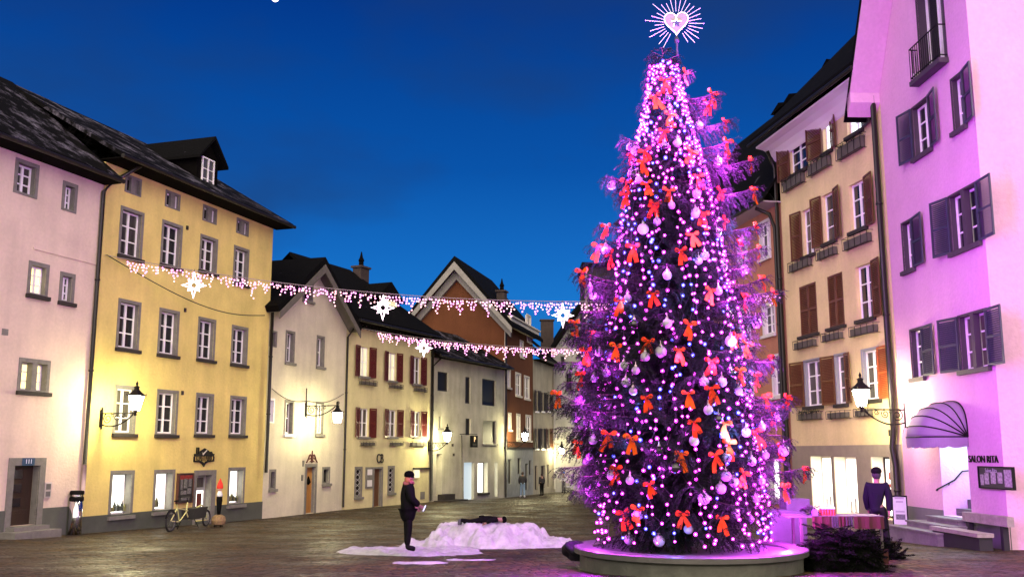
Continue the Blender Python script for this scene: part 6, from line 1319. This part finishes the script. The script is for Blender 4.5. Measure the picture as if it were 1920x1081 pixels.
# hanging signboard with a P on the grey white house
u0, u1, z0, z1 = HE.rect(868.5, 883, 816, 838); hs_ = empty('signboard', FE.w((u0+u1)/2, -.5, z0), FE.rz, 'small black signboard with an orange P on the grey-white house', 'sign'); hw = (u1-u0)/2*.8; hh = z1-z0
q = MB(); q.box(-hw, hw, -.06, .06, 0, hh); q.build('board', blacks, hs_)
text('P', hh*.62, .01, 'lettering', mat('sign_orange', (.9, .5, .2), .5, emit=(1, .6, .3), es=.6), hs_, Matrix.Translation((0, -.07, hh*.66)) @ Matrix.Rotation(R(90), 4, 'X'))
text('BAR', hh*.22, .008, 'small_lettering', mat('sign_grey', (.4, .4, .35), .5), hs_, Matrix.Translation((0, -.07, hh*.2)) @ Matrix.Rotation(R(90), 4, 'X')) if False else None
q = MB(); q.bar((-hw-.6, 0, hh+.08), (hw, 0, hh+.08), .04); q.bar((-hw-.6, 0, hh+.08), (-hw-.6, .5, hh+.08), .04); q.box(-hw*.7, hw*.7, -.066, -.061, hh*.12, hh*.3); q.build('sign_arm', iron, hs_)
# ================================================================ street objects, right side
pst = mat('fountain_stone', (.10, .09, .11), .8, var=.25, vs=4, bump=.5)
fs = at(1476, 1003, 21.2); fz = gz(0, 21.2); fn_ = empty('fountain_trough', (fs.x, fs.y, fz), R(4), 'pale stone block of the fountain behind the right side of the basin', 'fountain')
zt_ = at(1476, 955, 21.2).z-fz; q = MB(); q.box(-.42, .36, -.2, .55, 0, zt_); q.build('block', pst, fn_)
a_ = at(1470, 968, 21.5); b_ = at(1513, 934, 21.5); q = MB(); q.box(a_.x-fs.x, b_.x-fs.x, .05, .5, zt_+.001, b_.z-fz); q.build('upper_block', pst, fn_)
# stall table with red and white cloth
tz = gz(0, 19.6); ta = at(1478, 966, 19.6); tb_ = at(1656, 963, 19.6); tt = empty('stall_table', ((ta.x+tb_.x)/2, 19.9, tz), R(-1), 'stall table edged with red and white cloth beside the basin', 'table'); hw = (tb_.x-ta.x)/2; th_ = ta.z-tz
q = MB(); q.box(-hw, hw, -.35, .35, th_-.035, th_); q.build('tabletop', mat('worn_table_board', (.08, .07, .07), .6, var=.3, vs=6, stretch=(1, 8, 8)), tt)
for x in (-hw+.25, hw-.06):
    for y in (-.3, .3): q = MB(); q.bar((x, y, 0), (x, y, th_-.036), .05); q.build('leg', mat('dark_leg_wood', (.05, .04, .035), .7), tt)
for (x0, x1, c, h) in ((-hw+.45, -hw+.82, 'r', .24), (-hw+.83, -hw+.95, 'w', .22), (-hw+.96, -hw+1.15, 'r', .2), (hw-.75, hw-.62, 'w', .2), (hw-.60, hw-.02, 'r', .24)):
    q = MB(); n = 8
    for k in range(n): xa = x0+(x1-x0)*k/n; xb = x0+(x1-x0)*(k+1)/n; q.quad((xa, -.37-.012*math.sin(k*2), th_-.01), (xb, -.37-.012*math.sin(k*2+2), th_-.01), (xb, -.38-.02*math.sin(k*2+2), th_-h), (xa, -.38-.02*math.sin(k*2), th_-h))
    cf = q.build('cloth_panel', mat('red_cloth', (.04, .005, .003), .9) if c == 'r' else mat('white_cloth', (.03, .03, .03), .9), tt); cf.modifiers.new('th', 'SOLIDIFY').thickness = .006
q = MB(); q.quad((hw-.07, -.36, th_-.62), (hw+.03, -.36, th_-.62), (hw+.03, -.36, th_-.90), (hw-.07, -.36, th_-.90)); cf = q.build('cloth_panel', MATS['red_cloth'], tt); cf.modifiers.new('th', 'SOLIDIFY').thickness = .006
cw = mat('candle_red', (.65, .05, .03), .5); cwh = mat('candle_wax_white', (.8, .78, .72), .5)
k = 0
for j in range(2):
    for i in range(5):
        x = at(1547+i*5.3, 960, 19.6).x-tt.location.x; c = empty('red_candle', V((tt.location.x+x, 19.75+j*.12, tz+th_)), 0, ('front' if j == 0 else 'back')+' row red candle with white top, '+('leftmost', 'second from left', 'middle one', 'second from right', 'rightmost')[i]+' in the stall table cluster', 'candle', 'candles on the stall table'); q = MB(); q.lathe([(.026, .0), (.028, .12)], n=10); q.build('glass', cw, c)
        q = MB(); q.lathe([(.028, .121), (.026, .15), (.006, .16), (.004, .185)], n=10); q.build('top', cwh, c)
# wire baskets / dark cones of cable on the table
q = MB()
for k in range(26): a = rg.uniform(0, 6.28); cxx = at(1524+rg.uniform(-12, 14), 958, 19.7); q.tube([(cxx.x+.1*math.cos(a+t*.4)*(1-t*.03), 19.85+.1*math.sin(a+t*.4), tz+th_+.02+.012*t+.04*math.sin(a)) for t in range(12)], .007, 4)
tag(q.build('coiled_cable', cable_k), 'tangle of black cable lying on the stall table', 'cable')
bx_ = at(1531, 962, 19.6); q = MB(); q.box(-.05, .05, -.05, .05, 0, .09); q.box(-.04, .04, -.04, .04, .09, .11); tag(q.build('small_box', mat('purple_box', (.25, .12, .5), .5), loc=(bx_.x, 19.72, tz+th_)), 'small purple box beside the candles on the stall table', 'box')
# heaps of cut fir branches
def fir_heap(c, sx_, sy_, sz_, n, label, seed, hang=False):
    global NV, NF, rnd
    NV = []; NF = []; rnd = random.Random(seed); lm = MB()
    for k in range(n):
        x = rnd.uniform(-1, 1); y = rnd.uniform(-1, 1); z = rnd.random(); p = V((x*sx_, y*sy_, z*sz_*(1-.55*x*x)))
        a = rnd.uniform(0, 6.28); d = V((math.cos(a)*.55, math.sin(a)*.5, rnd.uniform(-.9, .2) if hang else rnd.uniform(-.3, .5))).normalized(); L_ = rnd.uniform(.25, .5); e = p+d*L_
        e.z = max(e.z, .02); lm.tube([p, e], .006, 3, cap=False); m = 9
        for j in range(m):
            t = j/m; b = p.lerp(e, t); sd = d.cross(V((0, 0, 1))); sd = sd.normalized() if sd.length > .1 else V((1, 0, 0))
            for sg in (-1, 1): w_ = (sd*sg+d*.8+V((0, 0, -.2))).normalized(); tip = b+w_*(.18*(1-t)+.04); tip.z = max(tip.z, .01); needles(b, tip, 12, .045, .022)
    r = empty('fir_branches', c, 0, label, 'fir branches', 'heaps of cut fir branches'); lm.build('twigs', mat('black_twigs', (.006, .006, .005), .95, spec=.03), r)
    me = bpy.data.meshes.new('foliage'); me.from_pydata(NV, [], NF); me.materials.append(mat('cut_fir_needles', (.005, .006, .004), .9, var=.4, vs=4, spec=.05)); o = bpy.data.objects.new('foliage', me); COL.objects.link(o); o.parent = r
c_ = at(1583, 1055, 19.0); fir_heap((c_.x, 19.12, gz(0, 19.1)), .50, .22, .82, 460, 'dense dark heap of cut fir branches against the stall table', 21, True)
c_ = at(1632, 1050, 19.3); fir_heap((c_.x+.05, 19.75, gz(0, 19.7)), .16, .18, .90, 110, 'fir branches hanging off the right end of the stall table', 22, True)
c_ = at(1668, 1036, 22); fir_heap((c_.x, 22.4, gz(0, 22.4)), .26, .22, .22, 90, 'low pile of dark branches behind the striding person', 23)
# cloth bundle left of the basin
q = MB(); 
import bmesh
q.ball((0, 0, .0), .5, 26, 16, (.50, .62, .34)); dk = q.build('dark_tarpaulin', mat('black_tarp', (.010, .010, .014), .7, spec=.15, bump=.6, bs=5), smooth=True, loc=(BX-BR+.06, BY+.35, gB_+.32))
for v_ in dk.data.vertices:
    n_ = mn.noise(v_.co*5)*.16; v_.co += v_.co.normalized()*n_; v_.co.x -= .45*max(0, -v_.co.z)
    if v_.co.z > .16: v_.co.z = .16+(v_.co.z-.16)*.5
tag(dk, 'crumpled dark tarpaulin over the left edge of the basin', 'tarpaulin')
# poster stand
ps = ghit(1691, 1012); pr = empty('poster_stand', ps, R(-22), 'tall black poster stand with base plate in front of the downpipe', 'poster stand')
D_ = ps.y; hP = (1012-932)/FPX*D_*1.0
q = MB(); q.box(-.22, .22, -.02, .02, .16, hP); q.build('board', blacks, pr)
q = MB(); q.box(-.185, .185, -.028, -.021, .2, hP-.05); q.build('poster', mat('pale_poster', (.62, .58, .62), .6, var=.15, vs=5), pr)
q = MB(); 
for (a, b, c, d) in ((-.13, .13, .92, .97), (-.1, .1, .84, .88), (-.12, .13, .62, .66)): q = MB(); q.box(a, b, -.033, -.029, c*hP, d*hP); q.build('poster_text', mat('faint_print', (.35, .30, .38), .6), pr)
for (c, d) in ((.46, .58), (.22, .34)): q = MB(); q.box(-.12, .14, -.033, -.029, c*hP, d*hP); q.build('poster_picture', mat('dark_print', (.18, .15, .2), .6, var=.6, vs=25), pr)
q = MB(); q.bar((-.12, 0, .0), (-.12, 0, .17), .03); q.bar((.12, 0, .0), (.12, 0, .17), .03); q.prism([(-.45, 0), (.5, 0), (.3, .07), (-.3, .07)], -.3, .25); q.build('base_plate', blacks, pr)
# stone bench
bu0, _ = FL.uv(1800, 900); nb_ = empty('stone_bench', FL.w(FL.uv(1825, 900)[0], -.75, gz(0, FL.w(FL.uv(1860, 900)[0]).y)), FL.rz, 'heavy stone bench with a thick backrest below the salon wall', 'bench')
L_ = 2.1; q = MB(); q.box(-.55, L_, -.3, .12, .36, .46); q.build('seat', mat('bench_top_stone', (.34, .30, .26), .7, var=.35, vs=5, bump=.4), nb_)
q = MB(); q.box(-.5, L_-.05, -.24, .1, -.3, .358); q.build('base', mat('bench_dark_stone', (.02, .018, .02), .8, var=.3, vs=3), nb_)
q = MB(); q.box(-.1, L_+.1, .42, .60, .62, .86); q.build('backrest', MATS['bench_top_stone'], nb_)
for x in (.05, L_-.3): q = MB(); q.box(x, x+.14, .44, .58, -.3, .618); q.build('leg', MATS['bench_dark_stone'], nb_)
